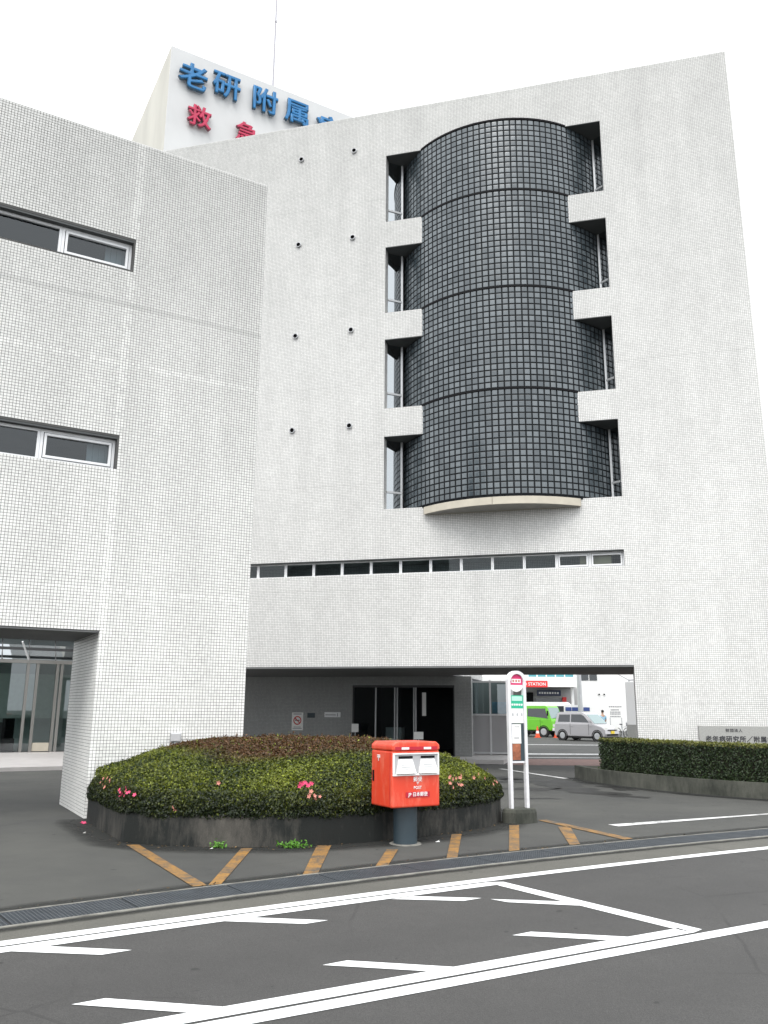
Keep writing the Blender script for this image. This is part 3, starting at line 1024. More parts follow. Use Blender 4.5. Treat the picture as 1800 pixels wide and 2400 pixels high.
for ch, u, z in (('老', 0.93, 27.05), ('研', 2.37, 27.19), ('附', 4.12, 27.22), ('属', 5.58, 27.22), ('病', 7.15, 27.05), ('院', 8.7, 27.05)):
    letter(ch, u, z, 1.24, 'blue_letter', 'blue_side', TOW, off=0.024)
for ch, u, z in (('救', 1.31, 25.27), ('急', 3.36, 25.30), ('指', 5.4, 25.3), ('定', 7.4, 25.3)):
    letter(ch, u, z, 1.02, 'red_letter', 'red_side', TOW, off=0.022)
b = MB()
b.tube((4.72, .6, TZ), (4.72, .6, TZ + 1.0), .05, .045, 10); b.tube((4.72, .6, TZ + 1.0), (4.72, .6, TZ + 11.0), .045, .03, 10)
b.tube((4.72, .6, TZ + 3.9), (4.72, .6, TZ + 4.0), .06, .06, 10)
b.build('lightning_rod', M['mast'], TOW)

# ================================================================== entrance hall seen through the wing's gate
HALL = empty('entrance_hall_building', (-4.542, 13.421, 0), ROT_A, label='glass fronted entrance hall seen through the gate of the near wing', cat='building')
HY = 18.8
b = MB(); b.box(-10, 6, 10.8, HY + 7, 0, 0.10); b.build('floor_slab', M['paving'], HALL)
b = MB(); b.box(-10, 6, HY + .2, HY + 7, 0.101, 4.2, skip='f'); o = b.build('room', M['room'], HALL); o.data.flip_normals()
b = MB(); b.box(-10, 6, HY + .6, HY + 7, 4.21, 7.5); b.build('upper_wall', M['tile_far'], HALL)
xs = [-4.2, -2.9, -1.6, -0.35, 1.30, 1.62, 2.30, 2.45, 3.6, 5.5]
for x in xs:
    b = MB(); b.box(x - .05, x + .05, HY - .06, HY + .08, .101, 3.18); b.build('post', M['steel'], HALL)
b = MB(); b.box(-5, 5.6, HY - .09, HY + .09, 3.18, 3.30); b.build('transom', M['steel'], HALL)
b = MB(); b.box(-5, 5.6, HY - .12, HY - .05, 3.64, 3.74); b.build('canopy_beam', M['dark_frame'], HALL)
for i in range(len(xs) - 1):
    b = MB(); b.poly([(xs[i] + .05, HY, .12), (xs[i + 1] - .05, HY, .12), (xs[i + 1] - .05, HY, 3.18), (xs[i] + .05, HY, 3.18)])
    b.build('pane', M['pane_hall'], HALL)
for i in range(11):
    x0 = -5 + i * .9
    b = MB(); b.poly([(x0 + .02, HY - .04, 3.31), (x0 + .88, HY - .04, 3.31), (x0 + .88, HY + .55, 4.2), (x0 + .02, HY + .55, 4.2)])
    b.build('pane', M['pane_coated'], HALL)
    b = MB(); b.tube((x0, HY - .05, 3.31), (x0, HY + .54, 4.2), .02, seg=6); b.build('glazing_bar', M['dark_frame'], HALL)
b = MB(); b.tube((0.95, HY - .6, 3.9), (1.28, HY - .1, 3.3), .03, seg=8); b.build('tie_rod', M['alu'], HALL)
b = MB(); b.box(1.68, 2.24, HY - .03, HY + .03, .13, .42); b.build('kick_plate', M['cream'], HALL)
b = MB(); b.box(-2.5, 1.1, HY + 1.2, HY + 1.8, .102, 1.1); b.build('reception_counter', M['dark_frame'], HALL)
b = MB(); b.box(0.75, 1.15, HY + .5, HY + .95, .102, .55); b.box(.75, 1.15, HY + .9, HY + .97, .55, 1.25); b.build('chair', M['black'], HALL)
b = MB(); b.box(-4, 4, HY + 5.5, HY + 5.6, 1.2, 3.0); b.build('lobby_screen', M['curtain'], HALL)

# ================================================================== planter with azaleas
poly_out = [(-4.42, 13.36), (-4.37, 13.04), (-3.24, 11.12), (-2.75, 10.90), (-2.2, 10.83), (-1.65, 10.83), (-1.2, 10.87), (-0.75, 10.99), (-0.1, 11.33), (0.62, 11.86),
            (1.22, 12.40), (1.62, 12.95), (1.83, 13.5), (1.86, 14.2), (1.6, 15.2), (0.9, 16.1), (-0.2, 16.7), (-1.4, 16.6), (-2.1, 15.9), (-2.33, 14.66)]


def inset(poly, d):
    out = []
    k = len(poly)
    for i in range(k):
        p0, p1, p2 = [Vector(poly[j % k]) for j in (i - 1, i, i + 1)]
        n1 = Vector((-(p1 - p0).y, (p1 - p0).x)).normalized(); n2 = Vector((-(p2 - p1).y, (p2 - p1).x)).normalized()
        m = (n1 + n2)
        m = m / max(0.3, m.length_squared) * 2
        out.append(tuple(p1 + m * d))
    return out


BED = empty('planter_bed', (0, 0, 0), label='low stained concrete planter kerb round the azalea mound', cat='planter')
pin = inset(poly_out, 0.13)
b = MB()
HK = 0.37
k = len(poly_out)
for i in range(k):
    j = (i + 1) % k
    a, c, d, e = poly_out[i], poly_out[j], pin[j], pin[i]
    b.poly([(*a, 0), (*c, 0), (*c, HK - .015), (*a, HK - .015)])
    mid = lambda p, q: (p[0] * .9 + q[0] * .1, p[1] * .9 + q[1] * .1)
    a2, c2 = mid(a, e), mid(c, d)
    b.poly([(*a, HK - .015), (*c, HK - .015), (*c2, HK), (*a2, HK)])
    b.poly([(*a2, HK), (*c2, HK), (*d, HK), (*e, HK)])
    b.poly([(*d, HK), (*d, .1), (*e, .1), (*e, HK)])
b.build('kerb_wall', M['kerb'], BED)
b = MB(); b.prism(pin, 0.005, 0.3); b.build('soil', M['soil'], BED)


def poly_dist(P, poly):
    """signed distance inside polygon for points P (n,2)"""
    P = np.asarray(P); d = np.full(len(P), 1e9); ins = np.zeros(len(P), bool)
    k = len(poly)
    for i in range(k):
        a, c = np.array(poly[i]), np.array(poly[(i + 1) % k])
        e = c - a; t = np.clip(((P - a) @ e) / (e @ e), 0, 1)
        d = np.minimum(d, np.hypot(*(P - (a + t[:, None] * e)).T))
        cond = ((a[1] > P[:, 1]) != (c[1] > P[:, 1]))
        with np.errstate(divide='ignore', invalid='ignore'):
            xi = (c[0] - a[0]) * (P[:, 1] - a[1]) / (c[1] - a[1]) + a[0]
        ins ^= cond & (P[:, 0] < xi)
    return np.where(ins, d, -d)


def front_dist(P):
    d = np.full(len(P), 1e9)
    for i in range(1, 14):
        a, c = np.array(edge_poly[i]), np.array(edge_poly[i + 1])
        e = c - a; t = np.clip(((P - a) @ e) / (e @ e), 0, 1)
        d = np.minimum(d, np.hypot(*(P - (a + t[:, None] * e)).T))
    return d


WV = rng.uniform(-1, 1, (10, 4))


def wob(x, y, f=1.0):
    r = 0
    for i in range(10):
        r = r + np.sin(f * (WV[i, 0] * 5 * x + WV[i, 1] * 5 * y) + WV[i, 2] * 9) / 10
    return r


def mound_h(P, d):
    x, y = P[:, 0], P[:, 1]
    df = front_dist(P)
    z = HK + 0.05 + 0.22 * (1 - np.exp(-np.clip(df, 0, 9) / 0.09)) + 0.53 * (1 - (1 - np.clip(df / 1.9, 0, 1)) ** 1.5)
    return z + 0.05 * wob(x, y) + 0.02 * wob(x + 3, y, 3.0)


edge_poly = inset(poly_out, 0.04)
xs_, ys_ = np.meshgrid(np.arange(-4.5, 2.0, .10), np.arange(10.7, 16.9, .10))
GP = np.stack([xs_.ravel(), ys_.ravel()], 1)
D = poly_dist(GP, edge_poly)
Z = np.where(D > 0, mound_h(GP, D) - 0.05, 0.25)
AZ = empty('azalea_hedge', (0, 0, 0), label='rounded azalea mound, green in front and brown on top, with pink flowers', cat='hedge')
nyy, nxx = xs_.shape
quads = []
for i in range(nyy - 1):
    for j in range(nxx - 1):
        q = [i * nxx + j, i * nxx + j + 1, (i + 1) * nxx + j + 1, (i + 1) * nxx + j]
        if all(D[a] > -0.02 for a in q):
            quads.append(q)
me = mesh_from_arrays('branches', np.column_stack([GP, Z]), np.array(quads), M['soil'])
inst('branches', me, AZ)


def leaves(name, P, N, size, col, parent, mat_='leaf', spread_=0.7, aspect=0.55):
    n = len(P)
    N = N + rng.normal(0, spread_, (n, 3)); N /= np.linalg.norm(N, axis=1, keepdims=True)
    T = np.cross(N, rng.normal(0, 1, (n, 3))); T /= np.linalg.norm(T, axis=1, keepdims=True)
    B = np.cross(N, T)
    s = (size * rng.uniform(0.6, 1.3, n))[:, None]
    V = np.stack([P - T * s, P - B * s * aspect + N * s * .15, P + T * s, P + B * s * aspect + N * s * .15], 1)
    Q = np.arange(n * 4).reshape(-1, 4)
    me = mesh_from_arrays(name, V.reshape(-1, 3), Q, M[mat_])
    at = me.color_attributes.new('Col', 'FLOAT_COLOR', 'POINT')
    c4 = np.ones((n, 4, 4)); c4[:, :, :3] = col[:, None]
    at.data.foreach_set('color', c4.ravel())
    o = inst(name, me, parent)
    return o


def rand_in(nn, box):
    return np.stack([rng.uniform(box[0], box[1], nn), rng.uniform(box[2], box[3], nn)], 1)


# top of the mound
P2 = rand_in(340000, (-4.5, 2.0, 10.7, 16.8)); d2 = poly_dist(P2, edge_poly)
keep = (d2 > 0.0) & ((P2[:, 1] < 15.6)); P2, d2 = P2[keep], d2[keep]
zz = mound_h(P2, d2)
e = 0.02
gx = (mound_h(P2 + [e, 0], poly_dist(P2 + [e, 0], edge_poly)) - zz) / e
gy = (mound_h(P2 + [0, e], poly_dist(P2 + [0, e], edge_poly)) - zz) / e
N = np.stack([-gx, -gy, np.ones_like(zz)], 1); N /= np.linalg.norm(N, axis=1, keepdims=True)
P = np.column_stack([P2, zz - rng.exponential(0.02, len(zz)) + rng.normal(0, .008, len(zz))])
green_d, green_l, brown = np.array((0.016, 0.030, 0.007)), np.array((0.215, 0.25, 0.020)), np.array((0.085, 0.042, 0.016))
br = np.clip((front_dist(P2) - 0.80) / 0.5 + 1.5 * wob(P2[:, 0], P2[:, 1], .8) - 1.2 * np.clip(P2[:, 0] - 0.1, 0, 1) - .8 * np.clip(-3.3 - P2[:, 0], 0, 1), 0, 1) * (rng.random(len(P2)) < .9)
lt = np.clip(0.35 + 0.5 * wob(P2[:, 0] * 1.3, P2[:, 1] * 1.3) + rng.normal(0, .3, len(P2)) + .15 * (P2[:, 0] > .3), 0, 1)
col = green_d + (green_l - green_d) * lt[:, None]
col = col * (1 - br[:, None]) + (brown * rng.uniform(.6, 1.5, (len(P2), 1))) * br[:, None]
o = leaves('top_leaves', P, N, 0.0195, col, AZ); o['kind'] = 'stuff'
# clipped sides: follow the kerb outline
SP, SN = [], []
per = [(Vector(edge_poly[i]), Vector(edge_poly[(i + 1) % k])) for i in range(k)]
for a, c in per[:14]:
    L_ = (c - a).length; m = int(L_ * 0.42 * 8000)
    nrm = Vector(((c - a).y, -(c - a).x)).normalized()
    t = rng.random(m); h = rng.random(m)
    bulge = 0.07 * np.sin(h * math.pi) - 0.05 * h ** 3 + 0.03 * (h < .3) + 0.03 * wob((a.x + (c.x - a.x) * t) * 3, h * 4)
    off = bulge - rng.exponential(0.03, m)
    SP.append(np.column_stack([a.x + (c.x - a.x) * t + nrm.x * off, a.y + (c.y - a.y) * t + nrm.y * off, HK - .06 + h * 0.34]))
    SN.append(np.tile((nrm.x, nrm.y, 0.35), (m, 1)))
SP, SN = np.concatenate(SP), np.concatenate(SN)
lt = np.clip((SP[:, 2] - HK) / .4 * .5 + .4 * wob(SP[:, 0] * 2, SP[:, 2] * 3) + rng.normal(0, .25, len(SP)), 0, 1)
col = green_d * .6 + (green_l * .7 - green_d * .6) * (lt ** 1.4)[:, None]  # shade put into the leaf colour: sides darker, most near the kerb
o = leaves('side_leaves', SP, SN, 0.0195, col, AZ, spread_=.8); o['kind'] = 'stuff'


# stray shoots above the clipped surface
pick = rng.choice(len(P), 900, replace=False)
SHP = []; SHN = []; SHC = []
for i in pick:
    hgt = rng.uniform(.02, .075); lean = rng.normal(0, .3, 2)
    for q in range(4):
        t = (q + 1) / 4
        SHP.append(P[i] + np.array((lean[0] * hgt * t, lean[1] * hgt * t, hgt * t))); SHN.append((rng.normal(), rng.normal(), .6)); SHC.append(np.array((.20, .22, .035)) * rng.uniform(.5, 1.1) if br[i] < .5 else brown * rng.uniform(.8, 1.8))
o = leaves('stray_shoots', np.array(SHP), np.array(SHN), 0.019, np.array(SHC), AZ); o['kind'] = 'stuff'


def flower_mesh(name, material):
    b = MB()
    for i in range(5):
        t = 2 * math.pi * i / 5
        d = Vector((math.cos(t), math.sin(t), 0)); s = Vector((-math.sin(t), math.cos(t), 0))
        b.poly([(0, 0, 0), tuple(d * .5 - s * .32 + Vector((0, 0, .25))), tuple(d * 1.0 + Vector((0, 0, .32))), tuple(d * .5 + s * .32 + Vector((0, 0, .25)))])
    return b.mesh(name, material)


fl = flower_mesh('flower', M['petal']); flf = flower_mesh('flower', M['petal_faded'])


def hedge_point(x, zrow, out=0.03):
    """front side of the mound at world x, height z"""
    for a, c in per[1:13]:
        if a.x <= x <= c.x:
            t = (x - a.x) / (c.x - a.x); nrm = Vector(((c - a).y, -(c - a).x)).normalized()
            p = a + (c - a) * t + nrm * out
            return Vector((p.x, p.y, zrow)), Vector((nrm.x, nrm.y, .4))
    return Vector((x, 11, zrow)), Vector((0, -1, .3))


for cx, cz, nn, m_, sp in ((-3.20, .61, 6, fl, .07), (-3.35, .54, 4, fl, .05), (-3.28, .50, 4, fl, .05), (-3.9, .62, 5, flf, .10), (-3.75, .70, 4, flf, .06), (-0.98, .73, 8, fl, .05), (-0.90, .72, 3, fl, .03),
                          (-0.92, .60, 4, flf, .04), (-0.80, .55, 2, flf, .04), (0.92, .72, 7, flf, .08), (1.35, .72, 3, flf, .04), (-2.55, .47, 2, flf, .03), (-2.0, .76, 2, flf, .02), (1.05, .62, 4, flf, .05), (1.66, .60, 3, flf, .05)):
    for i in range(nn):
        p, nr = hedge_point(cx + random.gauss(0, sp), cz + random.gauss(0, sp * .6), .045)
        q = (nr + Vector((random.gauss(0, .3), random.gauss(0, .3), random.gauss(0, .3)))).to_track_quat('Z', 'Y').to_euler()
        s = random.uniform(.022, .034)
        inst('flower', m_, AZ, p, q, (s, s, s))
# fallen blossom by the gate pillar
o = inst('fallen_flower', fl, None, (-4.33, 12.80, .012), (.3, .2, 0), (.05, .05, .05))
tag(o, 'pink fallen blossom on the asphalt beside the gate pillar', 'flower')

# dry leaves and petals blown along the kerb foot and the drain edge
FP = []
for i in range(170):
    a, c = per[rng.integers(1, 12)]
    t = rng.random(); nr_ = Vector(((c - a).y, -(c - a).x)).normalized(); q = a + (c - a) * t + nr_ * (0.05 + rng.exponential(.10))
    FP.append((q.x, q.y, .012))
for i in range(130):
    s_ = rng.uniform(-2, 11); q = st(s_, drainL(s_) + DW + .06 + rng.exponential(.07)); FP.append((q[0], q[1], .010))
o = leaves('leaf_litter', np.array(FP), np.tile((0, 0, 1.0), (len(FP), 1)), .016, np.array((.10, .065, .03)) * rng.uniform(.4, 1.8, (len(FP), 1)), None, spread_=.25)
tag(o, 'dry brown leaves scattered along the kerb foot and drain', 'leaf litter', kind='stuff')

# weeds at the foot of the kerb
def weed(x, y, n, s, label):
    o = empty('weed', (x, y, 0.004), 0, label=label, cat='weed')
    P = np.column_stack([rng.normal(0, s, n), rng.normal(0, s * .35, n), np.abs(rng.normal(0.03, .025, n))])
    leaves('leaf_tuft', P, np.tile((0, -.3, 1.0), (n, 1)), .022, np.tile((.10, .26, .03), (n, 1)), o)['kind'] = 'stuff'


weed(-1.98, 10.77, 60, .055, 'small green weed at the kerb foot left of the wider one')
weed(-1.05, 10.80, 120, .10, 'wide green weed at the kerb foot nearest the post box')

# flood lamp in the mound
FLD = empty('flood_lamp', (-3.36, 14.02, 0.9), ROT_A * .4, label='small grey flood lamp standing in the azalea mound', cat='lamp')
b = MB(); b.box(-.085, .085, -.04, .05, .22, .36); b.build('lamp_head', M['alu_grey'], FLD, bevel=.012)
b = MB(); b.box(-.07, .07, -.043, -.0405, .235, .345); b.build('lamp_glass', M['booth_grey'], FLD)
b = MB(); b.tube((0, 0, -.1), (0, 0, .22), .02, seg=10); b.build('stem', M['alu_grey'], FLD)

# ================================================================== post box
PB_ = empty('post_box', (0.30, 11.22, 0), ROT_A, label='red post box on a dark post in front of the azalea mound', cat='post box')
b = MB()
b.tube((0, 0, 0.012), (0, 0, .47), .152, seg=32, cap=True); b.build('post', M['post_leg'], PB_, autosmooth=40, smooth=True)
b = MB(); b.tube((0, 0, 0), (0, 0, .012), .205, .195, seg=32); b.build('base_plate', M['concrete_lip'], PB_)
W_, D_, ZB, ZT = 0.355, 0.265, .465, 1.20
body = MB()
body.box(-W_, W_, -D_, D_, ZB, 1.145)
o = body.build('body', M['post_red'], PB_, bevel=.022, seg=3)
b = MB()
b.prism_y([(-W_ - .004, 1.149), (W_ + .004, 1.149), (W_ + .004, 1.215), (W_ - .05, 1.255), (-W_ + .05, 1.255), (-W_ - .004, 1.215)], -D_ - .006, D_ + .004)
b.build('lid', M['post_red'], PB_, bevel=.02, seg=3)
# front: posting window recess with two white hoods
fy = -D_ - .003
b = MB()
hx0, hx1, hz0, hz1 = -.345, .338, .845, 1.118
for x0, x1, z0, z1 in ((hx0, hx1, hz0, hz0 + .02), (hx0, hx1, hz1 - .016, hz1), (hx0, hx0 + .02, hz0 + .02, hz1 - .016), (hx1 - .02, hx1, hz0 + .02, hz1 - .016)):
    b.box(x0, x1, fy - .016, fy + .01, z0, z1)
b.build('slot_frame', M['white'], PB_, bevel=.004)
b = MB(); b.box(hx0 + .02, hx1 - .02, fy - .002, fy + .002, hz0 + .02, hz1 - .016); b.build('slot_panel', M['booth_grey'], PB_)
for cx in (-.165, .165):
    sl = MB()
    w0, w1 = .10, .138
    sl.poly([(cx - w1, fy - .05, hz0 + .03), (cx + w1, fy - .05, hz0 + .03), (cx + w0, fy - .012, hz1 - .07), (cx - w0, fy - .012, hz1 - .07)])
    sl.poly([(cx - w1, fy - .05, hz0 + .03), (cx - w1, fy, hz0 + .022), (cx + w1, fy, hz0 + .022), (cx + w1, fy - .05, hz0 + .03)])
    sl.poly([(cx - w1, fy, hz0 + .022), (cx - w1, fy - .05, hz0 + .03), (cx - w0, fy - .012, hz1 - .07), (cx - w0, fy, hz1 - .07)])
    sl.poly([(cx + w1, fy - .05, hz0 + .03), (cx + w1, fy, hz0 + .022), (cx + w0, fy, hz1 - .07), (cx + w0, fy - .012, hz1 - .07)])
    o = sl.build('posting_flap', M['white'], PB_)
    b = MB(); b.box(cx - .10, cx + .10, fy - .02, fy - .004, hz1 - .06, hz1 - .035); b.build('slot', M['black'], o)
    b = MB()
    for q in range(3): b.box(cx - .075, cx + .03 + .02 * q, fy - .044 + .006 * q, fy - .041 + .006 * q, hz0 + .075 + q * .028, hz0 + .081 + q * .028)
    b.build('printed_line', M['alu_grey'], o)
    b = MB(); b.box(cx - .055, cx + .055, -D_ - .0115, -D_ - .007, 1.163, 1.19); b.build('lid_label', M['white'], PB_)
b = MB(); b.box(-W_ + .04, W_ - .04, -D_ - .0085, -D_ - .0062, 1.158, 1.197); b.build('label_band', M['post_red_dark'], PB_)
for s_, z_, sz in (('郵便', .803, .066), ('〒', .750, .048), ('POST', .700, .050)):
    inst('marking', text_mesh(s_, sz, .002, .0006, [M['white']]), PB_, (.02, fy - .002, z_))
b = MB(); b.box(-.155, .195, fy - .004, fy + .002, .585, .648); b.build('name_plate', M['post_red_dark'], PB_)
inst('marking', text_mesh('JP 日本郵便', .056, .002, .0006, [M['white']]), PB_, (.02, fy - .006, .617))
o = inst('marking', text_mesh('〒', .10, .002, .003, [M['white']]), PB_, (-W_ - .003, .07, 1.05), (0, 0, -math.pi / 2))
b = MB(); b.box(-W_ - .006, -W_ + .002, .185, .225, .76, .895); b.build('lock_slot', M['black'], PB_)
b = MB(); b.box(-W_ - .0035, -W_ - .001, -D_ + .045, -D_ + .05, ZB + .03, 1.13); b.build('door_seam', M['post_red_dark'], PB_)

# ================================================================== bus stop sign
BUS = empty('bus_stop_sign', (2.10, 13.40, 0), ROT_A * .75, label='white bus stop sign with red disc and green name panel beside the planter', cat='bus stop')
hw, dp = 0.140, 0.042
for s in (-1, 1):
    b = MB(); b.box(s * hw - .025, s * hw + .025, -dp, dp, .19, 2.10); b.build('post', M['lavender_white'], BUS, bevel=.012, seg=2)
b = MB()
na = 20
ro, ri = hw + .025, hw - .025
for i in range(na):
    t0, t1 = math.pi * i / na, math.pi * (i + 1) / na
    P4 = lambda t, r, y: (r * math.cos(t), y, 2.10 + r * math.sin(t))
    b.poly([P4(t0, ri, -dp), P4(t0, ro, -dp), P4(t1, ro, -dp), P4(t1, ri, -dp)])
    b.poly([P4(t0, ri, dp), P4(t1, ri, dp), P4(t1, ro, dp), P4(t0, ro, dp)])
    b.poly([P4(t0, ro, -dp), P4(t0, ro, dp), P4(t1, ro, dp), P4(t1, ro, -dp)])
    b.poly([P4(t0, ri, dp), P4(t0, ri, -dp), P4(t1, ri, -dp), P4(t1, ri, dp)])
b.build('arch', M['lavender_white'], BUS)
cz, rr = 2.075, .136
disc = MB()
disc.tube((0, .008, cz), (0, -.008, cz), rr, seg=36); disc = disc.build('disc', M['white'], BUS)
b = MB()
pts = []
t_lo = math.asin(-.03 / rr)
arc = [t_lo + (math.pi - 2 * t_lo) * i / 24 for i in range(25)]
b.poly([(rr * .985 * math.cos(t), -.0095, cz + rr * .985 * math.sin(t)) for t in arc][::-1]); b.build('red_field', M['magenta'], disc)
b = MB(); b.box(-.085, .085, -.0125, -.0098, cz + .0, cz + .062); b.build('white_label', M['white'], disc)
for q in (-.05, 0, .05):
    b = MB(); b.box(q - .016, q + .016, -.0135, -.0126, cz + .015, cz + .048); b.build('faint_print', M['petal_faded'], disc)
b = MB(); b.box(-hw + .03, hw - .03, -.02, .02, 1.685, 1.885); pn = b.build('name_panel', M['green'], BUS)
b = MB(); b.box(-hw + .045, hw - .045, -.0225, -.0202, 1.80, 1.87); b.build('pale_field', M['green_pale'], pn)
for q in range(5):
    b = MB(); b.box(-.10 + q * .042, -.10 + q * .042 + .03, -.0225, -.0202, 1.728, 1.756); b.build('faint_print', M['white'], pn)
b = MB(); b.box(-hw + .03, hw - .03, -.018, .018, 1.462, 1.684); pn = b.build('route_panel', M['white'], BUS)
for q in (-.08, 0, .08):
    b = MB(); b.box(q - .014, q + .014, -.0205, -.0182, 1.57, 1.612); b.build('faint_print', M['alu_grey'], pn)
b = MB(); b.box(-hw + .03, hw - .03, -.02, .02, .895, 1.46); pn = b.build('timetable_case', M['post_leg'], BUS)
b = MB(); b.box(-.105, .055, -.0235, -.0202, 1.155, 1.445); b.build('timetable', M['paper'], pn)
b = MB(); b.box(-.105, .04, -.0235, -.0202, .91, 1.15); b.build('poster', M['brown'], pn)
b = MB(); b.box(-.06, .03, -.0245, -.0237, 1.40, 1.41); b.box(-.07, .02, -.0245, -.0237, 1.23, 1.245); b.build('faint_print', M['grey_ink'], pn)
b = MB(); b.box(-hw + .03, hw - .03, -.02, .02, .865, .893); b.build('cross_bar', M['lavender_white'], BUS)
b = MB()
ring_ = [(.30 * math.cos(t) * (1 if abs(math.cos(t)) < .8 else .97), .20 * math.sin(t)) for t in [2 * math.pi * i / 24 for i in range(24)]]
n0 = len(ring_)
for (za, sa), (zb, sb) in (((0, 1.0), (.15, .97)), ((.15, .97), (.195, .90)), ((.195, .90), (.205, .80))):
    for i in range(n0):
        p, q = ring_[i], ring_[(i + 1) % n0]
        b.poly([(p[0] * sa, p[1] * sa, za), (q[0] * sa, q[1] * sa, za), (q[0] * sb, q[1] * sb, zb), (p[0] * sb, p[1] * sb, zb)])
b.poly([(p[0] * .8, p[1] * .8, .205) for p in ring_])
b.build('concrete_base', M['kerb2'], BUS, smooth=False)

# ================================================================== clipped hedge and name stone on the right
line = [(4.92, 22.2), (4.98, 21.4), (5.12, 20.7), (5.55, 19.65), (5.95, 18.85), (6.43, 18.16), (7.0, 17.52), (7.55, 17.03), (8.4, 16.4), (9.6, 15.6), (11.5, 14.5), (13.8, 13.4)]
HB = empty('hedge_kerb', (0, 0, 0), label='long low concrete kerb under the clipped hedge on the right', cat='planter')
nrm = []
for i in range(len(line)):
    a, c = Vector(line[max(0, i - 1)]), Vector(line[min(len(line) - 1, i + 1)])
    e = (c - a).normalized(); nrm.append(Vector((-e.y, e.x)))
HK2 = .305
for i0, i1 in ((0, 4), (4, 8), (8, 11)):
    b = MB()
    for i in range(i0, i1):
        a, c = Vector(line[i]), Vector(line[i + 1]); ai, ci = a + nrm[i] * .14, c + nrm[i + 1] * .14
        if i == i1 - 1: c = c - (c - a).normalized() * .008; ci = ci - (c - a).normalized() * .008
        b.poly([(*a, 0), (*c, 0), (*c, HK2), (*a, HK2)]); b.poly([(*a, HK2), (*c, HK2), (*ci, HK2), (*ai, HK2)])
        if i == i0: b.poly([(*ai, 0), (*a, 0), (*a, HK2), (*ai, HK2)])
        if i == i1 - 1: b.poly([(*c, 0), (*ci, 0), (*ci, HK2), (*c, HK2)])
    b.build('kerb_section', M['kerb2'], HB)
b = MB()
b.poly([(*(Vector(p) + nrm[i] * .14), .27) for i, p in enumerate(line)] + [(13.2, 20.3, .27), (5.6, 22.5, .27)][::1])
b.build('soil', M['soil'], HB)
BX = empty('clipped_hedge', (0, 0, 0), label='dark clipped box hedge in front of the grey name stone', cat='hedge')
s_in, s_out, zt = .10, .78, 1.0
HP = [(Vector(p) + nrm[i] * s_in, Vector(p) + nrm[i] * s_out) for i, p in enumerate(line)]
i_start = 2
b = MB()
for i in range(i_start, len(line) - 1):
    (a, ai), (c, ci) = HP[i], HP[i + 1]
    z0_, z1_ = .27, zt - .05
    sh = lambda p, q, f: p + (q - p) * f
    a1, c1, a2, c2 = sh(a, ai, .08), sh(c, ci, .08), sh(ai, a, .05), sh(ci, c, .05)
    b.poly([(*a1, z0_), (*c1, z0_), (*c1, z1_), (*a1, z1_)]); b.poly([(*a1, z1_), (*c1, z1_), (*c2, z1_), (*a2, z1_)]); b.poly([(*c2, z0_), (*a2, z0_), (*a2, z1_), (*c2, z1_)])
    if i == i_start: b.poly([(*a2, z0_), (*a1, z0_), (*a1, z1_), (*a2, z1_)])
b.build('branches', M['soil'], BX)
PP, NN, CC = [], [], []
bd, bl, by = np.array((.016, .032, .012)), np.array((.040, .062, .020)), np.array((.16, .17, .035))
for i in range(i_start, len(line) - 1):
    (a, ai), (c, ci) = HP[i], HP[i + 1]
    L_ = (c - a).length; nr = (nrm[i] + nrm[i + 1]) / 2
    m = int(L_ * .70 * 2300); t, h = rng.random(m), rng.random(m)
    off = -.02 + rng.exponential(.025, m) + .02 * wob((a.x + (c.x - a.x) * t) * 4, h * 4)
    PP.append(np.column_stack([a.x + (c.x - a.x) * t + nr.x * off, a.y + (c.y - a.y) * t + nr.y * off, .29 + h * (zt - .29)])); NN.append(np.tile((-nr.x, -nr.y, .3), (m, 1)))
    cc = bd + (bl - bd) * rng.random((m, 1)) ** 1.5; cc = np.where((h > .93)[:, None] & (rng.random((m, 1)) < .6), by * .6, cc); CC.append(cc)
    m = int(L_ * (s_out - s_in) * 2300); t, w_ = rng.random(m), rng.random(m)
    q = np.array(a)[None] * (1 - t)[:, None] + np.array(c)[None] * t[:, None]; q2 = np.array(ai)[None] * (1 - t)[:, None] + np.array(ci)[None] * t[:, None]
    q = q * (1 - w_)[:, None] + q2 * w_[:, None]
    PP.append(np.column_stack([q, zt + rng.normal(0, .018, m) + .02 * wob(q[:, 0] * 2, q[:, 1] * 2)])); NN.append(np.tile((0, 0, 1.0), (m, 1)))
    CC.append(by * (.5 + .6 * rng.random((m, 1))))
a, ai = HP[i_start]
m = 1400; t, h = rng.random(m), rng.random(m)
q = np.array(a)[None] * (1 - t)[:, None] + np.array(ai)[None] * t[:, None]
PP.append(np.column_stack([q[:, 0] + rng.normal(0, .02, m), q[:, 1] + rng.normal(.02, .02, m), .29 + h * (zt - .29)])); NN.append(np.tile((-.6, -.3, .3), (m, 1))); CC.append(bl * (.6 + .8 * rng.random((m, 1))))
o = leaves('hedge_leaves', np.concatenate(PP), np.concatenate(NN), .026, np.concatenate(CC), BX, spread_=.75); o['kind'] = 'stuff'

STONE = empty('name_stone', (QX, QY, 0), ROT_B, label='grey granite name stone with dark lettering behind the clipped hedge', cat='sign')
b = MB(); b.box(1.345, 4.6, -1.5, -1.25, 0, 1.335); b.build('slab', M['granite'], STONE, bevel=.006)
inst('lettering', text_mesh('財団法人', .085, .004, .001, [M['black_ink']], 1.25), STONE, (1.345 + .78, -1.5035, 1.235))
inst('lettering', text_mesh('老年病研究所／附属病院', .142, .004, .003, [M['black_ink']], 1.12), STONE, (1.345 + .10 + .86, -1.5035, 1.04))

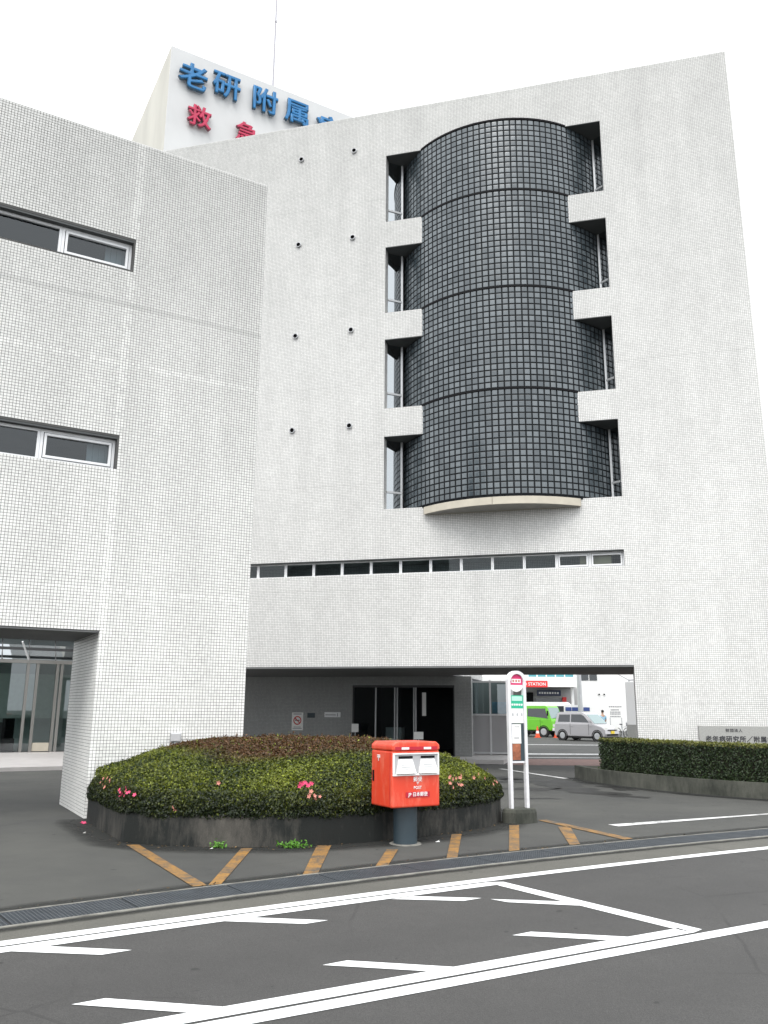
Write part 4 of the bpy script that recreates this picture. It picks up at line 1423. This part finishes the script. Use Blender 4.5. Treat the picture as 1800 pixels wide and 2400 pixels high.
# ================================================================== under the building: booth, notices, small boards
BO = empty('glazed_booth', (QX, QY, 0), ROT_B, label='grey panelled booth with glazed upper half beside the entrance doors', cat='booth')
by_ = 7.5
for x in (-5.5, -4.83, -4.18):
    b = MB(); b.box(x - .03, x + .03, by_ - .03, by_ + .03, .121, 2.72); b.build('post', M['alu'], BO)
for z in (.18, 1.50, 2.66):
    b = MB(); b.box(-5.469, -4.211, by_ - .025, by_ + .02, z - .03, z + .03); b.build('rail', M['alu'], BO)
for x0, x1 in ((-5.468, -4.862), (-4.798, -4.212)):
    b = MB(); b.box(x0, x1, by_ - .01, by_ + .01, .212, 1.468); b.build('panel', M['booth_grey'], BO)
    b = MB(); b.poly([(x0, by_, 1.532), (x1, by_, 1.532), (x1, by_, 2.628), (x0, by_, 2.628)]); b.build('pane', M['pane_hall'], BO)
b = MB(); b.box(-5.5, -4.18, by_ + 1.5, by_ + 1.53, .121, 2.72); b.build('back_panel', M['booth_grey'], BO)
b = MB(); b.box(-4.195, -4.165, by_ + .04, by_ + 1.5, .121, 2.72); b.build('side_panel', M['booth_grey'], BO)
M['blue_poster'] = mat('pale_blue_sheet', (0.25, 0.42, 0.58), 0.7, var=.1)
b = MB(); b.box(-4.77, -4.24, by_ + .03, by_ + .05, 1.54, 1.95); b.build('blue_sheet', M['blue_poster'], BO)

NS = empty('no_smoking_sign', (QX, QY, 0), ROT_B, label='white no smoking sign on the grey entrance wall', cat='sign')
b = MB(); b.box(-11.84, -11.41, 5.98, 5.997, .905, 1.53); b.build('board', M['paper'], NS)
b = MB(); b.ring((-11.625, 5.976, 1.25), (0, 1, 0), .135, .018, 28, 6); b.tube((-11.72, 5.976, 1.345), (-11.53, 5.976, 1.155), .015, seg=6); b.build('ban_ring', M['red_ink'], NS)
b = MB(); b.box(-11.71, -11.54, 5.974, 5.979, 1.24, 1.268); b.box(-11.71, -11.70, 5.974, 5.979, 1.268, 1.31); b.build('cigarette', M['black_ink'], NS)
b = MB(); b.box(-11.78, -11.47, 5.975, 5.979, 1.46, 1.49); b.box(-11.80, -11.45, 5.975, 5.979, .96, .985); b.box(-11.76, -11.49, 5.975, 5.979, 1.01, 1.03); b.build('text_bar', M['grey_ink'], NS)
b = MB(); b.box(-11.25, -10.965, 5.98, 5.997, 1.35, 1.515)
tag(b.build('wall_plate', M['post_leg']), 'small dark plate on the wall right of the no smoking sign', 'plate')
bpy.data.objects['wall_plate'].location = (QX, QY, 0); bpy.data.objects['wall_plate'].rotation_euler.z = ROT_B
NP = empty('notice_plate', (QX, QY, 0), ROT_B, label='pale oblong notice plate on the entrance wall near the doors', cat='sign')
b = MB(); b.box(-10.6, -10.0, 5.98, 5.997, 1.375, 1.55); b.build('board', M['alu'], NP)
b = MB(); b.box(-10.56, -10.17, 5.974, 5.979, 1.44, 1.47); b.box(-10.12, -10.09, 5.974, 5.979, 1.40, 1.52); b.build('text_bar', M['grey_ink'], NP)
for nm, u0, y, z0, z1, w, lab in (('notice_stand', -9.43, 5.5, .885, 1.165, .25, 'small white notice on a stand left of the sliding doors'), ('notice_stand', -6.86, 4.0, .73, .96, .31, 'small white notice on a stand behind the post box')):
    o = empty(nm, (QX, QY, 0), ROT_B, label=lab, cat='notice', group='notice stands at the entrance')
    b = MB(); b.box(u0, u0 + w, y, y + .02, z0, z1); b.build('sheet', M['paper'], o)
    b = MB(); b.tube((u0 + w / 2, y + .035, .0 if y < 4.2 else .12), (u0 + w / 2, y + .035, z1 - .05), .014, seg=8); b.build('pole', M['alu_grey'], o)
    b = MB(); b.tube((u0 + w / 2, y + .035, .0 if y < 4.2 else .12), (u0 + w / 2, y + .035, .02 if y < 4.2 else .14), .14, seg=16); b.build('foot', M['alu_grey'], o)

# paving strip and lines behind the drive-through
def mb_local(pts, z):
    c_, s_ = math.cos(ROT_B), math.sin(ROT_B)
    return [(QX + x * c_ - y * s_, QY + x * s_ + y * c_, z) for x, y in pts]


b = MB(); b.poly(mb_local([(-3.9, 3.9), (3.5, 5.6), (3.5, 9.6), (-3.9, 7.4)], .004)); tag(b.build('brick_pavement', M['brick']), kind='structure')
for q in ([(-4.0, 10.4), (3, 12.6), (3, 13.4), (-4.0, 11.4)], [(-4.2, 8.0), (3, 10.2), (3, 10.6), (-4.2, 8.3)], [(-3.9, 1.98), (-1.9, -1.0), (-1.78, -.92), (-3.78, 2.06)], [(-5, 20), (4, 22), (4, 22.6), (-5, 20.6)]):
    b = MB(); b.poly(mb_local(q, .008)); o = b.build('white_stroke', M['white_worn'], mark)
M['wet'] = mat('wet_asphalt', (0.024, 0.024, 0.023), 0.6, spec=.3, var=.3, vscale=3, bump=.3)


def blob(cx, cy, rx, ry, rot, seed):
    r_ = random.Random(seed); ph = [r_.uniform(0, 6.3) for _ in range(5)]
    pts = []
    for i in range(40):
        t = 2 * math.pi * i / 40
        m = 1 + sum(.16 * math.sin((k_ + 2) * t + ph[k_]) for k_ in range(5))
        x, y = rx * m * math.cos(t), ry * m * math.sin(t)
        pts.append((cx + x * math.cos(rot) - y * math.sin(rot), cy + x * math.sin(rot) + y * math.cos(rot), .0035))
    b = MB(); b.poly(pts)
    return b.build('wet_patch', M['wet'], wet_shade_root)


wet_shade_root = empty('wet_and_shaded_ground'); wet_shade_root['kind'] = 'structure'
for i, (x, y, rx, ry, ro) in enumerate(((3.9, 20.6, 1.1, .8, -.3), (4.3, 18.6, .9, .45, -.9), (3.2, 18.9, .7, .3, .2), (4.7, 17.6, .7, .18, -.7), (5.2, 19.3, .6, .25, -1.2), (2.9, 21.8, .9, .5, .1), (3.0, 16.9, .5, .1, 0), (6.9, 17.3, 1.1, .12, -.75), (6.2, 12.2, .12, .2, .3))):
    blob(x, y, rx, ry, ro, 40 + i)

# margins along kerbs and walls: painted contact shade mixed with moisture and dirt
k_ = NT('damp_shade_margin')
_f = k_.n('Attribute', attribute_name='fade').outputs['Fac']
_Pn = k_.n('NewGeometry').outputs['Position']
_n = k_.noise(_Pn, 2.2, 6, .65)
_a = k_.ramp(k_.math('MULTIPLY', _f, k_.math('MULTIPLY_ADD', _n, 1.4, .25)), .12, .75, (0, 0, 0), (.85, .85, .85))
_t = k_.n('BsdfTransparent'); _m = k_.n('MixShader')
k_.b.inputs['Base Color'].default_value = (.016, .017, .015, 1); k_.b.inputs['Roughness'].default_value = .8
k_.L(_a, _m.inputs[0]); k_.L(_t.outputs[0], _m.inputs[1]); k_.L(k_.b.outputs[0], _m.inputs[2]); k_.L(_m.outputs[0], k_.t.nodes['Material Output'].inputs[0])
M['damp_shade'] = k_.m


def damp_shade(path, width, side=1, z=.0045):
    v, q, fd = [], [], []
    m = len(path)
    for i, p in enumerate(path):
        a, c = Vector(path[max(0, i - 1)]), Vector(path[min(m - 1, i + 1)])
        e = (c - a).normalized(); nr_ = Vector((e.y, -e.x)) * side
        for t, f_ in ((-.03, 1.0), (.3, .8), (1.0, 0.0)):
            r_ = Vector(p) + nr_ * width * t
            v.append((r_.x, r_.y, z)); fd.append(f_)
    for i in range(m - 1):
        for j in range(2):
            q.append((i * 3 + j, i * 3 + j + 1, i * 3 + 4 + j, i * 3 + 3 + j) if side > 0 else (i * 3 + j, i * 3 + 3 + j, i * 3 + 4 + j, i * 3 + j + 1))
    me = mesh_from_arrays('damp_shade_margin', np.array(v), np.array(q), M['damp_shade'])
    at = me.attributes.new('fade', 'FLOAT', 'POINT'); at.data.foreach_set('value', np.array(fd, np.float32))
    return inst('damp_shade_margin', me, wet_shade_root)


damp_shade(poly_out[:15], .55)
damp_shade(line, .5)
damp_shade([tuple(Vector((-4.542, 13.421)) + Vector((UA.x, UA.y)) * u - Vector((NA.x, NA.y)) * w_) for u, w_ in ((0, 2.3), (0, 1.2), (0, 0), (.2, -.02))], .5, -1)
damp_shade([st(s_, drainL(s_) + DW + .05)[:2] for s_ in np.linspace(-8, 15, 40)], .28, -1)
damp_shade([st(s_, drainL(s_) - .05)[:2] for s_ in np.linspace(-8, 15, 40)], .14, 1, .0085)

# litter
for i, (x, y, s_) in enumerate(((-4.0, 11.9, .022), (0.72, 11.35, .03), (-2.05, 10.7, .018))):
    b = MB(); b.poly([(-1, -.6, 0), (1, -.7, .1), (.7, .6, .25), (-.8, .5, .1)]); b.poly([(-.4, 0, .2), (.6, -.2, .9), (.7, .5, .3)])
    o = b.build('paper_scrap', M['paper']); o.location = (x, y, .006); o.scale = (s_, s_, s_)
    tag(o, ('white scrap on the asphalt left of the planter', 'white scrap on the ground right of the post box', 'tiny white scrap at the kerb by the small weed')[i], 'litter', 'paper scraps')

# ================================================================== street behind the drive-through
M['van_silver'] = mat('silver_paint', (0.42, 0.41, 0.42), 0.3, metal=0.35)
M['van_white'] = mat('white_paint', (0.78, 0.78, 0.78), 0.3)
M['truck_green'] = mat('green_paint', (0.16, 0.55, 0.03), 0.35)
M['tyre'] = mat('tyre', (0.02, 0.02, 0.02), 0.8)
M['car_glass'] = mat('car_glass', (0.02, 0.025, 0.03), 0.05, spec=0.8)
M['windscreen'] = mat('windscreen', (0.18, 0.26, 0.26), 0.06, spec=0.9)
M['yellow'] = mat('yellow_plate', (0.75, 0.55, 0.02), 0.5)
M['orange'] = mat('cone_orange', (0.80, 0.10, 0.03), 0.6)
M['lamp'] = mat('clear_lamp', (0.75, 0.75, 0.70), 0.1, spec=.8)


def vehicle(name, loc, rz, label, cat, paint, W, body, cabin, side_wins, screen, wheels, rw, tumble=.13, plate=None, seams=(-.6, .62)):
    v = empty(name, loc, rz, label=label, cat=cat)
    hw_ = W / 2
    b = MB(); b.prism_y(body, -hw_, hw_); b.build('body', M[paint], v, bevel=.05, seg=2)
    z0_, z1_ = min(p[1] for p in cabin), max(p[1] for p in cabin)
    wy = lambda z: hw_ * (1 - tumble * (z - z0_) / (z1_ - z0_)) - .01
    b = MB(); k_ = len(cabin)
    b.poly([(x, -wy(z), z) for x, z in cabin]); b.poly([(x, wy(z), z) for x, z in reversed(cabin)])
    for i in range(k_):
        (x0, za), (x1, zb) = cabin[i], cabin[(i + 1) % k_]
        b.poly([(x1, -wy(zb), zb), (x0, -wy(za), za), (x0, wy(za), za), (x1, wy(zb), zb)])
    b.build('cabin', M[paint], v)
    for win in side_wins:
        for s_ in (-1, 1):
            b = MB(); b.poly([(x, s_ * (wy(z) + .006), z) for x, z in win]); b.build('side_window', M['car_glass'], v)
    (x0, za), (x1, zb) = screen
    nx_, nz_ = (zb - za), -(x1 - x0); ln = math.hypot(nx_, nz_) * (1 if nx_ > 0 else -1)
    ox, oz = nx_ / ln * .008, nz_ / ln * .008
    b = MB(); b.poly([(x0 + ox, -wy(za) + .07, za + oz), (x0 + ox, wy(za) - .07, za + oz), (x1 + ox, wy(zb) - .07, zb + oz), (x1 + ox, -wy(zb) + .07, zb + oz)]); b.build('windscreen', M['windscreen'], v)
    for x in wheels:
        for s_ in (-1, 1):
            b = MB(); b.tube((x, s_ * (hw_ - .19), rw), (x, s_ * (hw_ + .008), rw), rw, seg=24); wh = b.build('wheel', M['tyre'], v)
            b = MB(); b.tube((x, s_ * (hw_ + .009), rw), (x, s_ * (hw_ + .016), rw), rw * .62, rw * .5, seg=20); b.build('rim', M['alu_grey'], wh)
            b = MB(); b.ring((x, s_ * (hw_ - .012), rw), (0, 1, 0), rw + .045, .028, 24, 6); b.build('wheel_arch', M['black'], v)
    zb_ = max(p[1] for p in body)
    for x in seams:
        for s_ in (-1, 1):
            b = MB(); b.box(x - .008, x + .008, s_ * (hw_ + .001) - .003, s_ * (hw_ + .001) + .003, min(p[1] for p in body) + .1, zb_ - .03); b.build('door_seam', M['black'], v)
            b = MB(); b.box(x + .06, x + .20, s_ * (hw_ + .012) - .012, s_ * (hw_ + .012) + .012, zb_ - .17, zb_ - .13); b.build('door_handle', M[paint], v)
    b = MB(); b.box(min(p[0] for p in body) + .1, max(p[0] for p in body) - .1, -hw_ + .06, hw_ - .06, min(p[1] for p in body) - .08, min(p[1] for p in body) - .002); b.build('underbody', M['tyre'], v)
    for nm, m_, x, y0, y1, za, zb in (plate or []):
        b = MB(); b.box(x - .02, x + .012, y0, y1, za, zb); b.build(nm, M[m_], v)
    return v


vehicle('parked_van', (11.75, 49.5, 0), math.radians(-46), 'small silver van with a yellow number plate beyond the drive-through', 'van', 'van_silver', 1.48,
        [(-1.66, .24), (1.64, .24), (1.70, .42), (1.66, .66), (1.40, .82), (.85, .97), (-1.66, .97), (-1.70, .60)],
        [(-1.62, .965), (.98, .93), (.42, 1.46), (.15, 1.58), (-1.30, 1.60), (-1.50, 1.52)],
        [[(-1.44, 1.04), (-.62, 1.04), (-.62, 1.46), (-1.36, 1.45)], [(-.55, 1.04), (.66, 1.02), (.30, 1.38), (.12, 1.47), (-.55, 1.47)]],
        ((.95, .97), (.42, 1.46)), (-1.14, 1.15), .285,
        plate=[('number_plate', 'yellow', 1.71, -.17, .17, .43, .58), ('grille', 'black', 1.695, -.45, .45, .60, .65), ('lower_grille', 'black', 1.70, -.55, .55, .33, .41), ('headlamp', 'lamp', 1.62, -.70, -.42, .63, .76), ('headlamp', 'lamp', 1.62, .42, .70, .63, .76), ('mirror', 'van_silver', .72, -.86, -.74, 1.02, 1.15)])
vehicle('green_truck', (10.25, 56.6, 0), math.radians(-38), 'bright green crew cab truck behind the traffic cones', 'truck', 'truck_green', 1.7,
        [(-1.7, .42), (1.42, .42), (1.47, .60), (1.45, 1.0), (1.39, 1.14), (-1.7, 1.14)],
        [(-1.65, 1.135), (1.38, 1.135), (1.10, 1.90), (.98, 1.97), (-1.5, 1.97), (-1.6, 1.9)],
        [[(-1.2, 1.25), (-.45, 1.25), (-.45, 1.80), (-1.2, 1.80)], [(-.30, 1.30), (.45, 1.24), (1.18, 1.17), (.98, 1.80), (-.30, 1.80)]],
        ((1.365, 1.18), (1.12, 1.86)), (-1.4, .85), .34, tumble=.06,
        plate=[('bumper', 'van_white', 1.47, -.80, .80, .42, .60), ('headlamp', 'lamp', 1.46, -.75, -.48, .66, .82), ('headlamp', 'lamp', 1.46, .48, .75, .66, .82), ('grille', 'black', 1.455, -.42, .42, .90, .98), ('mirror', 'black', 1.25, -1.08, -.92, 1.35, 1.65), ('wiper', 'black', 1.36, -.5, .5, 1.19, 1.205)])
vehicle('white_van', (12.4, 63.0, 0), math.radians(-20), 'white high roofed van behind the green truck', 'van', 'van_white', 1.8,
        [(-2.2, .3), (2.2, .3), (2.3, .7), (2.1, 1.15), (-2.2, 1.15)], [(-2.2, 1.14), (2.0, 1.14), (1.4, 2.1), (1.2, 2.28), (-2.1, 2.28)],
        [[(-1.9, 1.3), (-.9, 1.3), (-.9, 2.0), (-1.9, 2.0)], [(-.7, 1.3), (.3, 1.3), (.3, 2.0), (-.7, 2.0)], [(.45, 1.3), (1.75, 1.25), (1.3, 2.0), (.45, 2.0)]], ((1.96, 1.2), (1.42, 2.05)), (-1.5, 1.5), .33)
for i, (x, y) in enumerate(((9.85, 54.6), (11.05, 54.6))):
    o = empty('traffic_cone', (x, y, 0), 0, label=('orange and white traffic cone on the left, nearest the bus stop sign', 'orange and white traffic cone on the right, by the silver van')[i], cat='cone', group='traffic cones by the truck')
    b = MB(); b.box(-.19, .19, -.19, .19, 0, .035); b.build('base', M['orange'], o)
    for z0_, z1_, m_ in ((.035, .26, 'orange'), (.26, .42, 'white'), (.42, .70, 'orange')):
        r_ = lambda z: .155 - .125 * z / .7
        b = MB(); b.tube((0, 0, z0_), (0, 0, z1_), r_(z0_), r_(z1_), 16); b.build('cone_band', M[m_], o)

GP_ = empty('gate_pillar', (QX, QY, 0), ROT_B, label='pale pillar with a grey base at the right end of the drive-through', cat='pillar')
b = MB(); b.box(.03, .85, 15.0, 15.4, 1.1, 2.9); b.build('shaft', M['van_white'], GP_, bevel=.01)
b = MB(); b.box(.0, .88, 14.97, 15.43, 0, 1.099); b.build('pillar_base', M['granite'], GP_)

GS = empty('petrol_station', (0, 0, 0), 0, label='white petrol station canopy with a red name board beyond the drive-through', cat='building')
M['bld_white'] = mat('white_render', (0.78, 0.78, 0.77), .7, var=.04, vscale=.4)
M['bld_grey'] = mat('grey_render', (0.40, 0.40, 0.40), .8, var=.06, vscale=.5)
M['teal_glass'] = mat('teal_glass', (0.06, 0.26, 0.30), .1, spec=.6)
M['sign_red'] = mat('sign_red', (0.70, 0.03, 0.03), .5)
M['navy'] = mat('navy_sign', (0.02, 0.03, 0.07), .5)
b = MB(); b.box(2, 14.8, 64, 72, 3.42, 4.15); b.build('canopy', M['bld_white'], GS)
b = MB(); b.box(2, 15.2, 66.5, 72, 0, 3.419); b.build('shop_wall', M['bld_grey'], GS)
b = MB(); b.box(2, 15.2, 66.3, 72, 4.151, 7.5); b.build('upper_wall', M['bld_white'], GS)
for i in range(5):
    b = MB(); b.box(11.4 + i * .72, 11.4 + i * .72 + .62, 66.27, 66.32, 4.2, 5.2); b.build('window', M['teal_glass'], GS)
b = MB(); b.box(9.4, 12.4, 63.85, 63.98, 3.38, 3.85); sg = b.build('name_board', M['sign_red'], GS)
inst('lettering', text_mesh('COSMO STATION', .32, .01, .005, [M['white']], 1.0), sg, (10.98, 63.84, 3.61))
b = MB(); b.box(11.95, 13.8, 65.9, 66.0, 2.78, 3.22); sg = b.build('navy_board', M['navy'], GS)
for q in range(8):
    b = MB(); b.box(12.1 + q * .2, 12.1 + q * .2 + .13, 65.88, 65.895, 2.93, 3.07); b.build('faint_print', M['bld_white'], sg)
b = MB(); b.box(11.2, 11.75, 66.4, 66.49, 0, 3.05); b.build('doorway', M['black'], GS)
b = MB(); b.box(11.9, 13.9, 66.42, 66.49, 2.2, 2.6); b.build('shop_window', M['car_glass'], GS)
b = MB(); b.box(14.0, 14.3, 66.3, 66.45, 1.9, 2.7); b.build('red_panel', M['sign_red'], GS)
b = MB(); b.tube((14.4, 64.6, 0), (14.4, 64.6, 3.42), .12, seg=12); b.build('canopy_post', M['bld_white'], GS)

b = MB(); b.tube((12.97, 56, 0), (12.95, 56, 9), .16, .13, 14)
PO = empty('utility_pole', (0, 0, 0), 0, label='grey utility pole rising behind the silver van', cat='pole')
b.build('shaft', M['alu_grey'], PO, smooth=True, autosmooth=40)
b = MB(); b.box(12.2, 13.8, 55.9, 56.1, 8.2, 8.35); b.build('cross_arm', M['alu_grey'], PO)
WB = empty('white_building', (0, 0, 0), 0, label='plain white building behind the utility pole', cat='building')
b = MB(); b.box(16.5, 34, 75, 90, 0, 9); b.build('wall', M['bld_white'], WB)
for x0, x1 in ((17.5, 18.2), (18.28, 18.95)):
    b = MB(); b.box(x0, x1, 74.96, 75.02, 4.3, 5.6); b.build('window', M['car_glass'], WB)
for x in (19.0, 19.45):
    b = MB(); b.box(x, x + .12, 74.9, 74.99, 3.05, 3.15); b.build('vent_cap', M['black'], WB)
b = MB(); b.tube((18.9, 72, 5.3), (20.9, 72, 4.25), .03, seg=6); b.tube((20.9, 72, 4.25), (24, 72, 4.35), .05, seg=6); b.tube((20.9, 72, 0), (20.9, 72, 4.25), .05, seg=8); b.tube((24, 72, 0), (24, 72, 4.35), .05, seg=8); b.tube((18.9, 72, 5.3), (18.9, 75, 5.3), .03, seg=6)
b.build('lean_to_frame', M['grey_ink'], WB)
M['blue_board'] = mat('blue_board', (0.03, 0.06, 0.22), .5)
BB = empty('blue_banner', (0, 0, 0), 0, label='low blue and white notice fence behind the silver van', cat='fence')
for x0, x1 in ((12.2, 12.6), (12.64, 13.04), (13.4, 13.82)):
    b = MB(); b.box(x0, x1, 57, 57.03, 1.66, 1.90); b.build('blue_panel', M['blue_board'], BB)
b = MB(); b.box(12.1, 14.1, 57.03, 57.05, .5, 2.05); b.build('fence_panel', M['bld_white'], BB)
b = MB(); b.box(12.15, 12.2, 57.05, 57.1, 0, 2.05); b.box(14.0, 14.05, 57.05, 57.1, 0, 2.05); b.build('fence_post', M['alu_grey'], BB)
SB = empty('street_notice', (0, 0, 0), 0, label='white notice board on legs right of the silver van', cat='sign')
b = MB(); b.box(14.8, 15.75, 56, 56.03, 1.25, 2.06); b.build('board', M['paper'], SB)
b = MB()
for z, x0, x1 in ((1.95, 14.85, 15.7), (1.75, 14.95, 15.5), (1.6, 14.9, 15.6), (1.48, 14.9, 15.6), (1.32, 14.9, 15.6)):
    for q in range(7): b.box(x0 + (x1 - x0) * q / 7, x0 + (x1 - x0) * (q + .7) / 7, 55.985, 55.998, z - .03, z + .04)
b.build('printed_line', M['grey_ink'], SB)
for x in (14.9, 15.65):
    b = MB(); b.tube((x, 56.05, 0), (x, 56.05, 2.0), .025, seg=8); b.build('leg', M['alu_grey'], SB)
for i, (x, y, r_) in enumerate(((15.3, 54.5, .5), (16.0, 54.6, .35))):
    o = empty('bicycle', (x, y, 0), r_, label=('parked bicycle under the white notice board', 'parked bicycle nearest the white pillar edge')[i], cat='bicycle', group='parked bicycles')
    for wx in (-.53, .53):
        b = MB(); b.ring((wx, 0, .33), (0, 1, 0), .31, .022, 24, 6); wl_ = b.build('wheel', M['tyre'], o)
        b = MB(); b.tube((wx, -.03, .33), (wx, .03, .33), .03, seg=8)
        for q in range(8):
            t = math.pi * q / 4; b.tube((wx, 0, .33), (wx + .3 * math.cos(t), 0, .33 + .3 * math.sin(t)), .004, seg=4)
        b.build('spokes', M['alu_grey'], wl_)
    b = MB()
    for p, q in (((-.53, 0, .33), (-.08, 0, .30)), ((-.08, 0, .30), (-.2, 0, .82)), ((-.53, 0, .33), (-.17, 0, .68)), ((-.08, 0, .30), (.36, 0, .70)), ((-.17, 0, .66), (.36, 0, .74)), ((.53, 0, .33), (.34, 0, .92))): b.tube(p, q, .018, seg=6)
    b.build('frame', M['alu_grey'], o)
    b = MB(); b.tube((.34, 0, .92), (.30, 0, 1.0), .016, seg=6); b.tube((.22, -.26, 1.02), (.30, 0, 1.0), .014, seg=6); b.tube((.22, .26, 1.02), (.30, 0, 1.0), .014, seg=6); b.build('handlebar', M['alu'], o)
    b = MB(); b.sphere((-.21, 0, .86), .13, .07, .035); b.build('saddle', M['black'], o)
    b = MB(); b.box(.38, .68, -.16, .16, .72, .95); b.build('basket', M['grey_ink'], o)

# pedestrian behind the van
PE = empty('person', (14.5, 56.4, 0), math.radians(200), label='person in a pale blue top standing beside the white notice board', cat='person')
M['skin'] = mat('skin', (0.45, 0.28, 0.20), .6); M['hair'] = mat('dark_hair', (0.02, 0.015, 0.012), .6)
M['blue_top'] = mat('pale_blue_cloth', (0.30, 0.52, 0.68), .9); M['navy_cloth'] = mat('navy_cloth', (0.02, 0.04, 0.09), .9)


def skin_body(name, joints, edges, mats, parent):
    me = bpy.data.meshes.new(name)
    me.from_pydata([j[0] for j in joints], edges, [])
    o = bpy.data.objects.new(name, me); COL.objects.link(o); o.parent = parent
    sk = o.modifiers.new('skin', 'SKIN'); sk.use_smooth_shade = True
    for i, j in enumerate(joints):
        me.skin_vertices[0].data[i].radius = (j[1], j[2] if len(j) > 2 else j[1])
        me.skin_vertices[0].data[i].use_root = (i == 0)
    o.modifiers.new('sub', 'SUBSURF').render_levels = 2
    for m_ in mats: me.materials.append(m_)
    return o


J = [((0, 0, .92), .15, .11), ((0, 0, 1.15), .13, .10), ((0, 0, 1.34), .16, .10), ((0, 0, 1.42), .07, .06), ((0, .01, 1.50), .05), ((0, -.01, 1.60), .085, .10), ((0, 0, 1.68), .07, .08),
     ((-.19, 0, 1.34), .06), ((-.24, 0, 1.10), .045), ((-.24, -.10, .88), .035), ((-.24, -.13, .80), .03), ((.19, 0, 1.34), .06), ((.24, 0, 1.10), .045), ((.24, -.10, .88), .035), ((.24, -.13, .80), .03),
     ((-.10, 0, .86), .09), ((-.11, -.01, .48), .065), ((-.11, .02, .08), .045), ((-.11, -.10, .045), .04), ((.10, 0, .86), .09), ((.11, -.01, .48), .065), ((.11, .02, .08), .045), ((.11, -.10, .045), .04)]
E_ = [(0, 1), (1, 2), (2, 3), (3, 4), (4, 5), (5, 6), (2, 7), (7, 8), (8, 9), (9, 10), (2, 11), (11, 12), (12, 13), (13, 14), (0, 15), (15, 16), (16, 17), (17, 18), (0, 19), (19, 20), (20, 21), (21, 22)]
skin_body('body', J, E_, [M['skin']], PE)
J2 = [((0, 0, .95), .175, .13), ((0, 0, 1.15), .15, .12), ((0, 0, 1.34), .18, .12), ((-.20, 0, 1.34), .075), ((-.245, 0, 1.12), .06), ((.20, 0, 1.34), .075), ((.245, 0, 1.12), .06)]
skin_body('shirt', J2, [(0, 1), (1, 2), (2, 3), (3, 4), (2, 5), (5, 6)], [M['blue_top']], PE)
J3 = [((0, 0, .93), .17, .13), ((-.10, 0, .84), .105), ((-.11, -.01, .48), .08), ((-.11, .02, .10), .06), ((.10, 0, .84), .105), ((.11, -.01, .48), .08), ((.11, .02, .10), .06)]
skin_body('trousers', J3, [(0, 1), (1, 2), (2, 3), (0, 4), (4, 5), (5, 6)], [M['navy_cloth']], PE)
b = MB(); b.sphere((0, .015, 1.655), .092, .108, .095); b.build('hair', M['hair'], PE, smooth=True)
